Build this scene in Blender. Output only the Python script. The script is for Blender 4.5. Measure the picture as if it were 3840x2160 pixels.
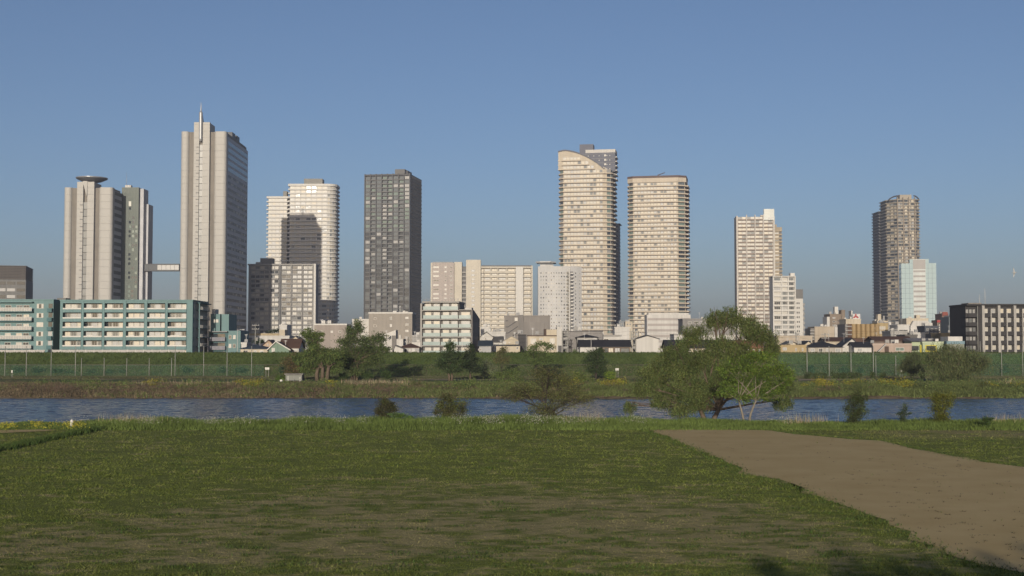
import bpy, math, random
import numpy as np
from mathutils import Vector
for o in list(bpy.data.objects): bpy.data.objects.remove(o, do_unlink=True)
SC = bpy.context.scene; COL = SC.collection
# ---------------------------------------------------------------- camera, sky, sun, exposure
F = 4800.0; T = math.atan(220/4800); CT, ST = math.cos(T), math.sin(T); CZ = 7.6
cam = bpy.data.objects.new('camera', bpy.data.cameras.new('camera')); COL.objects.link(cam)
cam.location = (0, 0, CZ); cam.rotation_euler = (math.pi/2 + T, 0, 0)
cam.data.sensor_width = 36; cam.data.lens = 45; cam.data.clip_start = .5; cam.data.clip_end = 30000
SC.camera = cam
SUN_AZ, SUN_EL = math.radians(6.5), math.radians(9.7)       # light travels this far right of straight ahead
W = bpy.data.worlds.new('World'); SC.world = W; W.use_nodes = True
nt = W.node_tree; bg = nt.nodes['Background']
sky = nt.nodes.new('ShaderNodeTexSky'); sky.sky_type = 'NISHITA'; sky.sun_disc = False
sky.sun_elevation = SUN_EL; sky.sun_rotation = math.pi + SUN_AZ
sky.air_density = .7; sky.dust_density = 2.0; sky.ozone_density = 2.0; sky.altitude = 0
tint = nt.nodes.new('ShaderNodeVectorMath'); tint.operation = 'MULTIPLY'; tint.inputs[1].default_value = (.965, .955, 1.02)
nt.links.new(sky.outputs[0], tint.inputs[0]); nt.links.new(tint.outputs[0], bg.inputs[0]); bg.inputs[1].default_value = 0.072
sl = bpy.data.lights.new('sun', 'SUN'); sl.energy = 3.2; sl.angle = math.radians(.5); sl.color = (1, .89, .74)
so = bpy.data.objects.new('sun', sl); COL.objects.link(so); so.location = (-20, -100, 80)
so.rotation_euler = Vector((math.sin(SUN_AZ)*math.cos(SUN_EL), math.cos(SUN_AZ)*math.cos(SUN_EL), -math.sin(SUN_EL))).to_track_quat('-Z', 'Y').to_euler()
SC.view_settings.view_transform = 'Standard'; SC.view_settings.look = 'None'
SC.view_settings.exposure = 0.5; SC.view_settings.gamma = 1
SC.render.engine = 'CYCLES'
RNG = random.Random(7); NR = np.random.default_rng(11)
# ---------------------------------------------------------------- photograph geometry -> metres
def ray(X, Y):
    a, b = (X-1920)/F, (1080-Y)/F
    return a, CT - b*ST, ST + b*CT
def at(X, Y, d):
    r = ray(X, Y); s = d/r[1]
    return Vector((r[0]*s, d, CZ + r[2]*s))
def onz(X, Y, z=0.0):
    r = ray(X, Y); s = (z-CZ)/r[2]
    return (r[0]*s, r[1]*s)
# ---------------------------------------------------------------- materials
MATS = {}; ALB = .62
def nodes(name):
    m = bpy.data.materials.new(name); m.use_nodes = True
    n = m.node_tree.nodes; return m, n, m.node_tree.links, n['Principled BSDF']
def M(name, col, rough=.75, var=.10, scale=.15, streak=.10, spec=.3, metal=0, bump=0):
    if name in MATS: return MATS[name]
    m, n, l, p = nodes(name)
    p.inputs['Roughness'].default_value = rough; p.inputs['Metallic'].default_value = metal
    p.inputs['Specular IOR Level'].default_value = spec
    g = n.new('ShaderNodeNewGeometry')
    t = n.new('ShaderNodeTexNoise'); t.inputs['Scale'].default_value = scale; t.inputs['Detail'].default_value = 5
    l.new(g.outputs['Position'], t.inputs['Vector'])
    mp = n.new('ShaderNodeMapping'); mp.inputs['Scale'].default_value = (1.3, 1.3, .06)
    l.new(g.outputs['Position'], mp.inputs['Vector'])
    t2 = n.new('ShaderNodeTexNoise'); t2.inputs['Scale'].default_value = .8; t2.inputs['Detail'].default_value = 3
    l.new(mp.outputs[0], t2.inputs['Vector'])
    def rng(src, amt):
        r = n.new('ShaderNodeMapRange'); r.inputs['From Min'].default_value = .3; r.inputs['From Max'].default_value = .7
        r.inputs['To Min'].default_value = 1-amt; r.inputs['To Max'].default_value = 1+amt*.6
        l.new(src, r.inputs['Value']); return r.outputs[0]
    mu = n.new('ShaderNodeMath'); mu.operation = 'MULTIPLY'
    l.new(rng(t.outputs['Fac'], var), mu.inputs[0]); l.new(rng(t2.outputs['Fac'], streak), mu.inputs[1])
    mix = n.new('ShaderNodeVectorMath'); mix.operation = 'SCALE'; mix.inputs[0].default_value = tuple(c*ALB for c in col)
    l.new(mu.outputs[0], mix.inputs['Scale']); l.new(mix.outputs[0], p.inputs['Base Color'])
    if bump:
        b = n.new('ShaderNodeBump'); b.inputs['Strength'].default_value = bump; b.inputs['Distance'].default_value = .1
        t3 = n.new('ShaderNodeTexNoise'); t3.inputs['Scale'].default_value = 6; t3.inputs['Detail'].default_value = 6
        l.new(g.outputs['Position'], t3.inputs['Vector']); l.new(t3.outputs['Fac'], b.inputs['Height']); l.new(b.outputs[0], p.inputs['Normal'])
    MATS[name] = m; return m
def glass(name, col, rough=.08, spec=.6):
    if name in MATS: return MATS[name]
    m, n, l, p = nodes(name)
    p.inputs['Base Color'].default_value = (*[c*.7 for c in col], 1); p.inputs['Roughness'].default_value = rough
    p.inputs['Specular IOR Level'].default_value = spec
    g = n.new('ShaderNodeNewGeometry'); t = n.new('ShaderNodeTexNoise'); t.inputs['Scale'].default_value = .25
    l.new(g.outputs['Position'], t.inputs['Vector'])
    b = n.new('ShaderNodeBump'); b.inputs['Strength'].default_value = .15; b.inputs['Distance'].default_value = .3
    l.new(t.outputs['Fac'], b.inputs['Height']); l.new(b.outputs[0], p.inputs['Normal'])
    MATS[name] = m; return m
def attr_mat(name, rough=.8, trans=0.0, spec=.15):
    m, n, l, p = nodes(name); a = n.new('ShaderNodeAttribute'); a.attribute_name = 'col'
    p.inputs['Roughness'].default_value = rough; p.inputs['Specular IOR Level'].default_value = spec
    l.new(a.outputs['Color'], p.inputs['Base Color'])
    if trans:
        tr = n.new('ShaderNodeBsdfTranslucent'); l.new(a.outputs['Color'], tr.inputs[0])
        mx = n.new('ShaderNodeMixShader'); mx.inputs[0].default_value = trans
        l.new(p.outputs[0], mx.inputs[1]); l.new(tr.outputs[0], mx.inputs[2])
        l.new(mx.outputs[0], n['Material Output'].inputs['Surface'])
    return m
LEAF = attr_mat('leaf', trans=.25); BLADE = attr_mat('grass_blade', trans=.15)
# ---------------------------------------------------------------- objects
def empty(name, label, cat, loc=(0, 0, 0), rz=0, group=None):
    o = bpy.data.objects.new(name, None); COL.objects.link(o); o.empty_display_size = .5
    o.location = loc; o.rotation_euler = (0, 0, rz)
    return tag(o, label, cat, group)
def tag(o, label=None, cat=None, group=None, kind=None):
    if label: o['label'] = label
    if cat: o['category'] = cat
    if group: o['group'] = group
    if kind: o['kind'] = kind
    return o
def mesh(name, v, f, mats, idx=None, smooth=False):
    me = bpy.data.meshes.new(name); me.from_pydata([tuple(p) for p in v], [], f)
    for m in (mats if isinstance(mats, (list, tuple)) else [mats]): me.materials.append(m)
    if idx is not None: me.polygons.foreach_set('material_index', idx)
    if smooth: me.polygons.foreach_set('use_smooth', [True]*len(me.polygons))
    me.update(); return me
def link(name, me, parent=None, loc=(0, 0, 0), rz=0):
    o = bpy.data.objects.new(name, me); COL.objects.link(o); o.parent = parent
    o.location = loc; o.rotation_euler = (0, 0, rz); return o
BOXF = [(0, 3, 2, 1), (4, 5, 6, 7), (0, 1, 5, 4), (1, 2, 6, 5), (2, 3, 7, 6), (3, 0, 4, 7)]
def boxv(x0, x1, y0, y1, z0, z1):
    return [(x0, y0, z0), (x1, y0, z0), (x1, y1, z0), (x0, y1, z0), (x0, y0, z1), (x1, y0, z1), (x1, y1, z1), (x0, y1, z1)]
def joinb(boxes):
    v, f = [], []
    for b in boxes:
        k = len(v); v += boxv(*b); f += [tuple(i+k for i in q) for q in BOXF]
    return v, f
CACHE = {}
def box(par, name, x0, x1, y0, y1, z0, z1, m):
    w, d, h = round(x1-x0, 2), round(y1-y0, 2), round(z1-z0, 2); k = ('b', w, d, h, m.name)
    if k not in CACHE: CACHE[k] = mesh(name, boxv(-w/2, w/2, -d/2, d/2, 0, h), BOXF, m)
    return link(name, CACHE[k], par, ((x0+x1)/2, (y0+y1)/2, z0))
def prism_vf(poly, z0, z1):
    n = len(poly); v = [(x, y, z0) for x, y in poly] + [(x, y, z1) for x, y in poly]
    f = [tuple(range(n-1, -1, -1)), tuple(range(n, 2*n))] + [(i, (i+1) % n, n+(i+1) % n, n+i) for i in range(n)]
    return v, f
def prism(par, name, poly, z0, z1, m):
    v, f = prism_vf(poly, z0, z1); return link(name, mesh(name, v, f, m), par)
def prof(par, name, pts, a0, a1, m, axis='x'):
    """extrude a closed 2-D outline: axis x -> pts are (y,z); axis y -> pts are (x,z)"""
    n = len(pts)
    mk = (lambda p, a: (a, p[0], p[1])) if axis == 'x' else (lambda p, a: (p[0], a, p[1]))
    v = [mk(p, a0) for p in pts] + [mk(p, a1) for p in pts]
    f = [tuple(range(n-1, -1, -1)), tuple(range(n, 2*n))] + [(i, (i+1) % n, n+(i+1) % n, n+i) for i in range(n)]
    me = mesh(name, v, f, m); fix(me); return link(name, me, par)
def fix(me):
    import bmesh
    b = bmesh.new(); b.from_mesh(me); bmesh.ops.recalc_face_normals(b, faces=b.faces); b.to_mesh(me); b.free()
def win_mesh(w, h, fm, pm, fr=.12, out=.14, mull=1):
    k = ('w', round(w, 2), round(h, 2), fm.name, pm.name, fr, mull)
    if k in CACHE: return CACHE[k]
    bs = [(-w/2, w/2, -out, 0, 0, fr), (-w/2, w/2, -out, 0, h-fr, h), (-w/2, -w/2+fr, -out, 0, fr, h-fr), (w/2-fr, w/2, -out, 0, fr, h-fr)]
    for i in range(mull):
        x = -w/2 + (i+1)*w/(mull+1); bs.append((x-fr*.3, x+fr*.3, -out*.8, 0, fr, h-fr))
    bs.append((-w/2+fr, w/2-fr, -out*.35, 0, fr, h-fr))
    v, f = joinb(bs); me = mesh('window', v, f, [fm, pm], [0]*(6*(len(bs)-1)) + [1]*6)
    CACHE[k] = me; return me
def pieces(par, name, items, limit=300):
    """items: (mesh, loc, rz). Up to the limit as parts, the rest joined into one part."""
    items = list(items)
    if len(items) > limit:
        RNG.shuffle(items)
    for me, loc, rz in items[:limit]: link(name, me, par, loc, rz)
    rest = items[limit:]
    if rest:
        V, Fc, mats, idx = [], [], [], []
        for me, loc, rz in rest:
            k = len(V); c, s = math.cos(rz), math.sin(rz)
            V += [(c*p.co.x-s*p.co.y+loc[0], s*p.co.x+c*p.co.y+loc[1], p.co.z+loc[2]) for p in me.vertices]
            for m in me.materials:
                if m not in mats: mats.append(m)
            for q in me.polygons:
                Fc.append(tuple(i+k for i in q.vertices)); idx.append(mats.index(me.materials[q.material_index]))
        tag(link('further_'+name+'s', mesh(name+'s', V, Fc, mats, idx), par), kind='stuff')
def boxmesh(w, d, h, m, y0=0.0):
    k = ('bm', round(w, 2), round(d, 2), round(h, 2), m.name, y0)
    if k not in CACHE: CACHE[k] = mesh('box', boxv(-w/2, w/2, y0, y0+d, 0, h), BOXF, m)
    return CACHE[k]
def tube_vf(pts, rad, n=6):
    v, f = [], []; pts = [Vector(p) for p in pts]
    for i, p in enumerate(pts):
        t = (pts[min(i+1, len(pts)-1)] - pts[max(i-1, 0)]).normalized()
        a = t.cross(Vector((.31, .95, .05))).normalized(); b = t.cross(a)
        for k in range(n):
            w = 2*math.pi*k/n; v.append(p + (a*math.cos(w)+b*math.sin(w))*rad[i])
    for i in range(len(pts)-1):
        for k in range(n):
            f.append((i*n+k, i*n+(k+1) % n, (i+1)*n+(k+1) % n, (i+1)*n+k))
    f.append(tuple(range(n-1, -1, -1))); f.append(tuple((len(pts)-1)*n+k for k in range(n)))
    return v, f
def tubes(par, name, specs, m, n=6):
    V, Fc = [], []
    for pts, rad in specs:
        v, f = tube_vf(pts, rad, n); k = len(V); V += v; Fc += [tuple(i+k for i in q) for q in f]
    me = mesh(name, V, Fc, m, smooth=True); fix(me); return link(name, me, par)
def lathe(par, name, prof_, m, n=28, loc=(0, 0, 0), sy=1.0):
    v = [(r*math.cos(2*math.pi*k/n), r*math.sin(2*math.pi*k/n)*sy, z) for r, z in prof_ for k in range(n)]
    f = [(i*n+k, i*n+(k+1) % n, (i+1)*n+(k+1) % n, (i+1)*n+k) for i in range(len(prof_)-1) for k in range(n)]
    f += [tuple(range(n-1, -1, -1)), tuple((len(prof_)-1)*n+k for k in range(n))]
    me = mesh(name, v, f, m); fix(me); return link(name, me, par, loc)
# ---------------------------------------------------------------- buildings
GZ = 2.0
class B:
    """A building whose front runs from X0 to X1 (photo px at row Y), left corner at distance d, turned by rz degrees."""
    def __init__(s, name, label, cat, X0, X1, d, Yt, rz=0, gz=GZ, group=None):
        P = at(X0, Yt, d); s.gz = gz; s.H = P.z-gz; s.o = (P.x, d); s.rz = math.radians(rz)
        s.u = (math.cos(s.rz), math.sin(s.rz)); s.Yt = Yt; s.W = s.x(X1, Yt)
        s.r = empty(name, label, cat, (P.x, d, gz), s.rz, group)
    def x(s, X, Y=None, y=0.0):
        Y = s.Yt if Y is None else Y
        ox, oy = s.o[0] - s.u[1]*y, s.o[1] + s.u[0]*y
        z = at(X, Y, oy).z; k = (X-1920)/F
        return (k*(oy*CT+(z-CZ)*ST)-ox)/(s.u[0]-k*s.u[1]*CT)
    def z(s, Y, lx=0.0, y=0.0):
        d = s.o[1] + s.u[1]*lx + s.u[0]*y
        return at(1920, Y, d).z - s.gz
    def bx(s, name, x0, x1, y0, y1, z0, z1, m): return box(s.r, name, x0, x1, y0, y1, z0, z1, m)
    def pbx(s, name, X0, X1, Y0, Y1, y0, y1, m):
        xm = s.x(X0, Y0, y0)
        return box(s.r, name, xm, s.x(X1, Y0, y0), y0, y1, s.z(Y1, xm, y0), s.z(Y0, xm, y0), m)
    def wins(s, rects, fm, pms, y=0.0, name='window', mull=1, fr=.1):
        it = []
        for (X0, X1, Y0, Y1) in rects:
            a, b = s.x(X0, Y0), s.x(X1, Y0); z0, z1 = s.z(Y1, a), s.z(Y0, a)
            it.append((win_mesh(b-a, z1-z0, fm, RNG.choice(pms), fr, .14, mull), ((a+b)/2, y, z0), 0))
        pieces(s.r, name, it)
    def grid(s, xs, zs, w, h, fm, pms, y=0.0, mull=1, fr=.12, name='window'):
        pieces(s.r, name, [(win_mesh(w, h, fm, RNG.choice(pms), fr, .14, mull), (x, y, z), 0) for z in zs for x in xs])
def inset(poly, t):
    n = len(poly); out = []
    for i in range(n):
        p0, p1, p2 = Vector(poly[i-1]), Vector(poly[i]), Vector(poly[(i+1) % n])
        d1, d2 = (p1-p0).normalized(), (p2-p1).normalized()
        n1, n2 = Vector((-d1.y, d1.x)), Vector((-d2.y, d2.x))
        b = (n1+n2); b = b/(b.length_squared)*2
        q = p1 + b*t; out.append((q.x, q.y))
    return out
def tower(b, poly, z0, z1, nfl, ins, ph, mw, mp, wins, fm, pms, wfrac=.82, cap=None, mroof=None, slab='balcony', wh=None, lift=0.0, own=None):
    """body inset behind one parapet ring per storey; wins: {edge: count}"""
    fh = (z1-z0)/nfl; ip = inset(poly, ins)
    prism(b.r, 'wall', ip, 0, z1, mw)
    if cap: prism(b.r, 'roof_parapet', poly, z1+.02, z1+cap, mroof or mp)
    v, f = prism_vf(poly, 0, ph); me = mesh(slab, v, f, mp)
    for k in range(nfl): link(slab, me, b.r, (0, 0, z0+k*fh+lift))
    wh = wh or (fh-ph-.25); it = []
    for e, c in wins.items():
        p, q = Vector(ip[e]), Vector(ip[(e+1) % len(ip)]); L = (q-p).length; a = math.atan2(q.y-p.y, q.x-p.x)
        w = L/c*wfrac
        for k in range(nfl):
            for j in range(c):
                c0 = p + (q-p)*((j+.5)/c)
                it.append((win_mesh(w, wh, fm, RNG.choice(pms), .12, .14, 1), (c0.x, c0.y, z0+k*fh+ph+.05+lift), a))
    pieces(b.r, 'window', it)
    return ip, fh
def rounded(x0, x1, y0, y1, r, n=4, corners=(1, 1, 1, 1)):
    """corner order: front-left, front-right, back-right, back-left"""
    out = []
    for (cx, cy, a0, sx, sy), on in zip(((x0, y0, 180, 1, 1), (x1, y0, 270, -1, 1), (x1, y1, 0, -1, -1), (x0, y1, 90, 1, -1)), corners):
        if not on: out.append((cx, cy)); continue
        for k in range(n+1):
            w = math.radians(a0 + 90*k/n); out.append((cx+sx*r+r*math.cos(w), cy+sy*r+r*math.sin(w)))
    return out
CLR = random.Random(5)
def clutter(b, w, h, depth, flat=True):
    """aerials, air-conditioning units and vents on a roof"""
    if CLR.random() < .75:
        x, y, t = CLR.uniform(.15, .85)*w, CLR.uniform(.3, .6)*depth, CLR.uniform(1.6, 3.2)
        v, f = joinb([(-.03, .03, -.03, .03, 0, t), (-.5, .5, -.02, .02, t-.12, t-.07), (-.35, .35, -.02, .02, t-.45, t-.40), (-.02, .02, -.5, .3, t-.3, t-.26)])
        link('aerial', mesh('aerial', v, f, MATS['steel']), b.r, (x, y, h))
    for k in range(CLR.randint(1, 4) if flat else 0):
        x, y = CLR.uniform(.08, .9)*w, CLR.uniform(.1, .6)*depth; s = CLR.uniform(.7, 1.3)
        v, f = joinb([(-.5*s, .5*s, -.3, .3, .15, .95*s), (-.45*s, -.3*s, -.28, .28, 0, .15), (.3*s, .45*s, -.28, .28, 0, .15)])
        link('air_conditioner', mesh('air_conditioner', v, f, MATS[CLR.choice(('white_wall', 'concrete', 'frame_grey'))]), b.r, (x, y, h+.5))
# house with a pitched or flat roof; everything in photo px, walls on the far side of the levee
def house(name, label, X0, X1, Yw, Yr, d, wall, roof, style='side', depth=8, wins=(), fm=None, pms=None, rz=0, oh=.45, cat='house', doors=(), group=None, split=.5, gz=GZ):
    b = B(name, label, cat, X0, X1, d, Yw, rz, gz, group); w, h = b.W, b.H
    rh = max(.3, b.z(Yr, w/2, depth*.5 if style != 'front' else 0)-h)
    t = .16
    if style == 'front':
        px = w*split
        prof(b.r, 'wall', [(0, 0), (w, 0), (w, h), (px, h+rh-.1), (0, h)], 0, depth, wall, 'y')
        sl = rh/max(px, .1); sr = rh/max(w-px, .1)
        prof(b.r, 'roof', [(-oh, h-oh*sl), (px, h+rh), (w+oh, h-oh*sr), (w+oh, h-oh*sr+t), (px, h+rh+t*1.4), (-oh, h-oh*sl+t)], -oh, depth+oh, roof, 'y')
    elif style == 'side':
        b.bx('wall', 0, w, 0, depth, 0, h, wall); s = rh/(depth/2)
        prof(b.r, 'roof', [(-oh, h-oh*s), (depth/2, h+rh), (depth+oh, h-oh*s), (depth+oh, h-oh*s+t), (depth/2, h+rh+t*1.4), (-oh, h-oh*s+t)], -oh, w+oh, roof, 'x')
        prof(b.r, 'gable', [(.02, h), (depth/2, h+rh-.06), (depth-.02, h)], .02, w-.02, wall, 'x')
    elif style == 'hip':
        b.bx('wall', 0, w, 0, depth, 0, h, wall); k = min(w, depth)/2
        v = [(-oh, -oh, h), (w+oh, -oh, h), (w+oh, depth+oh, h), (-oh, depth+oh, h)]
        v += [(x, y, h+.12) for x, y, _ in v]
        v += [(k, depth/2, h+rh), (w-k+.02, depth/2, h+rh)]
        link('roof', mesh('roof', v, [(3, 2, 1, 0), (0, 1, 5, 4), (1, 2, 6, 5), (2, 3, 7, 6), (3, 0, 4, 7), (4, 5, 9, 8), (6, 7, 8, 9), (5, 6, 9), (7, 4, 8)], roof), b.r)
    else:
        b.bx('wall', 0, w, 0, depth, 0, h, wall)
        b.bx('roof_parapet', -.12, w+.12, -.12, depth+.12, h+.002, h+rh, roof)
    clutter(b, w, h if style == 'flat' else h+rh*.5, depth, style == 'flat')
    if wins: b.wins(wins, fm or MATS['frame_white'], pms or [MATS['glass_dark'], MATS['curtain']])
    for q in doors: b.pbx('door', *q, -.06, 0.0, MATS['brown_trim'])
    return b
# ---------------------------------------------------------------- terrain
def wob(x, s=0.0):
    return 2.2*np.sin(x*.043+1.3+s) + 1.3*np.sin(x*.11+.4+s*2) + .6*np.sin(x*.31+2+s)
PY = [-9000, -30, -16, -4, 3.2, 18, 22, 118, 130, 146, 160, 214, 224, 229, 236, 252, 334, 343, 347, 356.5, 361, 369, 20000]
PZ = [0,       0,   3,  6,   6,  0,  0,   0, -.35, -1.45, -3, -3, -1.6, -.95, -.45, 0, 0, 2.65, 2.7, 6.0, 6.0, GZ, GZ]
def height(x, y):
    x = np.asarray(x, float); y = np.asarray(y, float)
    yy = y - np.where((y > 119) & (y < 170), wob(x)*np.clip((y-119)/10, 0, 1), 0) - np.where((y > 205) & (y < 250), wob(x, 1.7)*.7*np.clip((250-y)/12, 0, 1), 0)
    z = np.interp(yy, PY, PZ)
    rough = .10*np.sin(x*.9+y*.35)+.09*np.sin(x*.37-y*.8+2)
    return z + np.where(((y > 122) & (y < 150)) | ((y > 222) & (y < 262)), rough, 0) + np.where((y > 336) & (y < 356), rough*.4, 0)
def val_noise(x, y, s, seed=0):
    x = np.asarray(x)/s; y = np.asarray(y)/s; xi, yi = np.floor(x).astype(int), np.floor(y).astype(int)
    fx, fy = x-xi, y-yi; fx, fy = fx*fx*(3-2*fx), fy*fy*(3-2*fy)
    def hsh(a, b):
        n = (a*374761393 + b*668265263 + seed*974711) & 0xffffffff
        n = ((n ^ (n >> 13))*1274126177) & 0xffffffff
        return ((n ^ (n >> 16)) & 0xffff)/65535.0
    a, b, c, d = hsh(xi, yi), hsh(xi+1, yi), hsh(xi, yi+1), hsh(xi+1, yi+1)
    return (a*(1-fx)+b*fx)*(1-fy) + (c*(1-fx)+d*fx)*fy
def fbm(x, y, s, seed=0):
    return .5*val_noise(x, y, s, seed)+.3*val_noise(x, y, s*.47, seed+1)+.2*val_noise(x, y, s*.21, seed+2)
def grid_mesh(name, xs, ys, zf, m):
    X, Y = np.meshgrid(xs, ys); Z = zf(X, Y); v = np.stack([X, Y, Z], -1).reshape(-1, 3); nx, ny = len(xs), len(ys)
    i = (np.arange(ny-1)[:, None]*nx+np.arange(nx-1)[None]).ravel()
    f = np.stack([i, i+1, i+nx+1, i+nx], -1)
    me = bpy.data.meshes.new(name); me.vertices.add(len(v)); me.vertices.foreach_set('co', v.ravel())
    me.loops.add(f.size); me.loops.foreach_set('vertex_index', f.ravel()); me.polygons.add(len(f))
    me.polygons.foreach_set('loop_start', np.arange(0, f.size, 4)); me.polygons.foreach_set('loop_total', np.full(len(f), 4))
    me.polygons.foreach_set('use_smooth', np.ones(len(f), bool)); me.update(calc_edges=True); me.materials.append(m); return me
def ground_mat():
    m, n, l, p = nodes('ground'); p.inputs['Roughness'].default_value = .95; p.inputs['Specular IOR Level'].default_value = .1
    g = n.new('ShaderNodeNewGeometry'); sp = n.new('ShaderNodeSeparateXYZ'); l.new(g.outputs['Position'], sp.inputs[0])
    def noise(sc, det=6, vec=None):
        t = n.new('ShaderNodeTexNoise'); t.inputs['Scale'].default_value = sc; t.inputs['Detail'].default_value = det
        l.new(vec or g.outputs['Position'], t.inputs['Vector']); return t.outputs['Fac']
    def ramp(src, a, ca, b, cb):
        r = n.new('ShaderNodeValToRGB'); r.color_ramp.elements[0].position = a; r.color_ramp.elements[1].position = b
        r.color_ramp.elements[0].color = (*ca, 1); r.color_ramp.elements[1].color = (*cb, 1); l.new(src, r.inputs[0]); return r.outputs[0]
    def mixc(f, a, b):
        x = n.new('ShaderNodeMix'); x.data_type = 'RGBA'; l.new(f, x.inputs[0]); l.new(a, x.inputs[6]); l.new(b, x.inputs[7]); return x.outputs[2]
    def step(src, a, b):
        r = n.new('ShaderNodeMapRange'); r.inputs[1].default_value = a; r.inputs[2].default_value = b; l.new(src, r.inputs[0]); return r.outputs[0]
    soil = ramp(noise(.25), .35, (.085, .10, .035), .65, (.17, .14, .075))
    green = ramp(noise(.18), .3, (.055, .085, .022), .7, (.10, .13, .04))
    bank = ramp(noise(.6), .35, (.10, .075, .045), .65, (.19, .15, .095))
    city = ramp(noise(.05), .3, (.12, .12, .115), .7, (.22, .21, .2))
    c = mixc(step(sp.outputs[1], 116, 122), soil, bank)
    c = mixc(step(sp.outputs[1], 246, 262), c, mixc(step(noise(.09), .45, .6), green, soil))
    c = mixc(step(sp.outputs[1], 332, 336), c, green)
    c = mixc(step(sp.outputs[1], 364, 368), c, city)
    l.new(c, p.inputs['Base Color'])
    b = n.new('ShaderNodeBump'); b.inputs['Strength'].default_value = .8; b.inputs['Distance'].default_value = .15
    l.new(noise(2.5, 8), b.inputs['Height']); l.new(b.outputs[0], p.inputs['Normal']); return m
GXS = np.unique(np.concatenate([[-4000, -2000, -1000, -500, -300, -220], np.linspace(-170, 170, 171), [220, 300, 500, 1000, 2000, 4000]]))
GYS = np.unique(np.concatenate([[-400, -100, -30, -23, -16, -10, -4, 3.2, 7, 12, 18, 22, 40, 60, 80, 100], np.linspace(112, 164, 53), [175, 190, 204], np.linspace(206, 262, 57), np.linspace(270, 330, 7), np.linspace(334, 370, 49), [400, 600, 1000, 2000, 5000]]))
go = link('ground', grid_mesh('ground', GXS, GYS, height, ground_mat())); tag(go, 'grassy flood plain and levees on both sides of the river', kind='structure')
def water_mat():
    m, n, l, p = nodes('water'); p.inputs['Base Color'].default_value = (.007, .016, .036, 1); p.inputs['Roughness'].default_value = .1
    p.inputs['IOR'].default_value = 1.33; p.inputs['Specular IOR Level'].default_value = .24
    g = n.new('ShaderNodeNewGeometry'); mp = n.new('ShaderNodeMapping'); mp.inputs['Scale'].default_value = (.55, 1.2, 1)
    l.new(g.outputs['Position'], mp.inputs[0]); prev = None
    for sc, st, ds in ((2.5, .6, .12), (6, .5, .04)):
        t = n.new('ShaderNodeTexNoise'); t.inputs['Scale'].default_value = sc; t.inputs['Detail'].default_value = 5; t.inputs['Distortion'].default_value = .6
        l.new(mp.outputs[0], t.inputs['Vector']); b = n.new('ShaderNodeBump'); b.inputs['Strength'].default_value = st; b.inputs['Distance'].default_value = ds
        l.new(t.outputs['Fac'], b.inputs['Height'])
        if prev: l.new(prev, b.inputs['Normal'])
        prev = b.outputs[0]
    l.new(prev, p.inputs['Normal']); return m
def waves(x, y):
    h = (fbm(x*.55+y*.12, y, 1.5, 91)-.5)*.23 + (fbm(x*.6-y*.2, y*1.1, .8, 95)-.5)*.13
    return -1.5 + np.where(np.abs(x) < 125, h, 0)
link('river', grid_mesh('river', np.unique(np.concatenate([np.linspace(-1500, -125, 8), np.linspace(-120, 120, 690), np.linspace(125, 1500, 8)])), np.concatenate([[126, 132], np.linspace(140, 236, 330), [240]]), waves, water_mat()))
tag(bpy.data.objects['river'], 'blue rippled river between the grassy banks', kind='structure')
def sheet(name, label, pts, m, z=None, dz=.006, sub=1.6, jag=.25):
    """ground sheet from a closed outline in metres, ragged edge, draped on the ground"""
    out = []
    for i in range(len(pts)):
        a, b = np.array(pts[i]), np.array(pts[(i+1) % len(pts)]); k = max(1, int(np.hypot(*(b-a))/sub))
        for j in range(k):
            q = a+(b-a)*j/k; out.append((q[0]+NR.normal(0, jag), q[1]+NR.normal(0, jag)))
    import bmesh
    bm = bmesh.new(); vs = [bm.verts.new((x, y, 0)) for x, y in out]; bm.faces.new(vs); bmesh.ops.triangulate(bm, faces=bm.faces)
    for v in bm.verts: v.co.z = float(height(v.co.x, v.co.y)) + dz if z is None else z
    bmesh.ops.recalc_face_normals(bm, faces=bm.faces)
    if sum(f.normal.z for f in bm.faces) < 0: bmesh.ops.reverse_faces(bm, faces=bm.faces)
    me = bpy.data.meshes.new(name); bm.to_mesh(me); bm.free(); me.materials.append(m)
    return tag(link(name, me), label, kind='structure')
def dirt_mat(name, ca, cb, sc=.35):
    m, n, l, p = nodes(name); p.inputs['Roughness'].default_value = .95; p.inputs['Specular IOR Level'].default_value = .1
    g = n.new('ShaderNodeNewGeometry'); cols = []
    for s, d in ((sc, 8), (9.0, 6)):
        t = n.new('ShaderNodeTexNoise'); t.inputs['Scale'].default_value = s; t.inputs['Detail'].default_value = d
        l.new(g.outputs['Position'], t.inputs['Vector']); cols.append(t)
    ad = n.new('ShaderNodeMath'); ad.operation = 'MULTIPLY_ADD'; ad.inputs[1].default_value = .35; l.new(cols[1].outputs['Fac'], ad.inputs[0]); l.new(cols[0].outputs['Fac'], ad.inputs[2])
    r = n.new('ShaderNodeValToRGB'); r.color_ramp.elements[0].position = .45; r.color_ramp.elements[1].position = .9
    r.color_ramp.elements[0].color = (*ca, 1); r.color_ramp.elements[1].color = (*cb, 1); l.new(ad.outputs[0], r.inputs[0]); l.new(r.outputs[0], p.inputs['Base Color'])
    b = n.new('ShaderNodeBump'); b.inputs['Strength'].default_value = .5; b.inputs['Distance'].default_value = .03
    l.new(cols[1].outputs['Fac'], b.inputs['Height']); l.new(b.outputs[0], p.inputs['Normal']); return m
DIRT = dirt_mat('bare_earth', (.42, .308, .140), (.485, .368, .182)); PATH = dirt_mat('path_earth', (.24, .19, .115), (.33, .27, .17))
DL = [(2427, 1613), (2568, 1666), (2747, 1744), (2800, 1777), (2949, 1811), (3112, 1878), (3299, 1952), (3455, 2027), (3597, 2087), (3709, 2116), (3840, 2154), (4300, 2300)]
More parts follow.
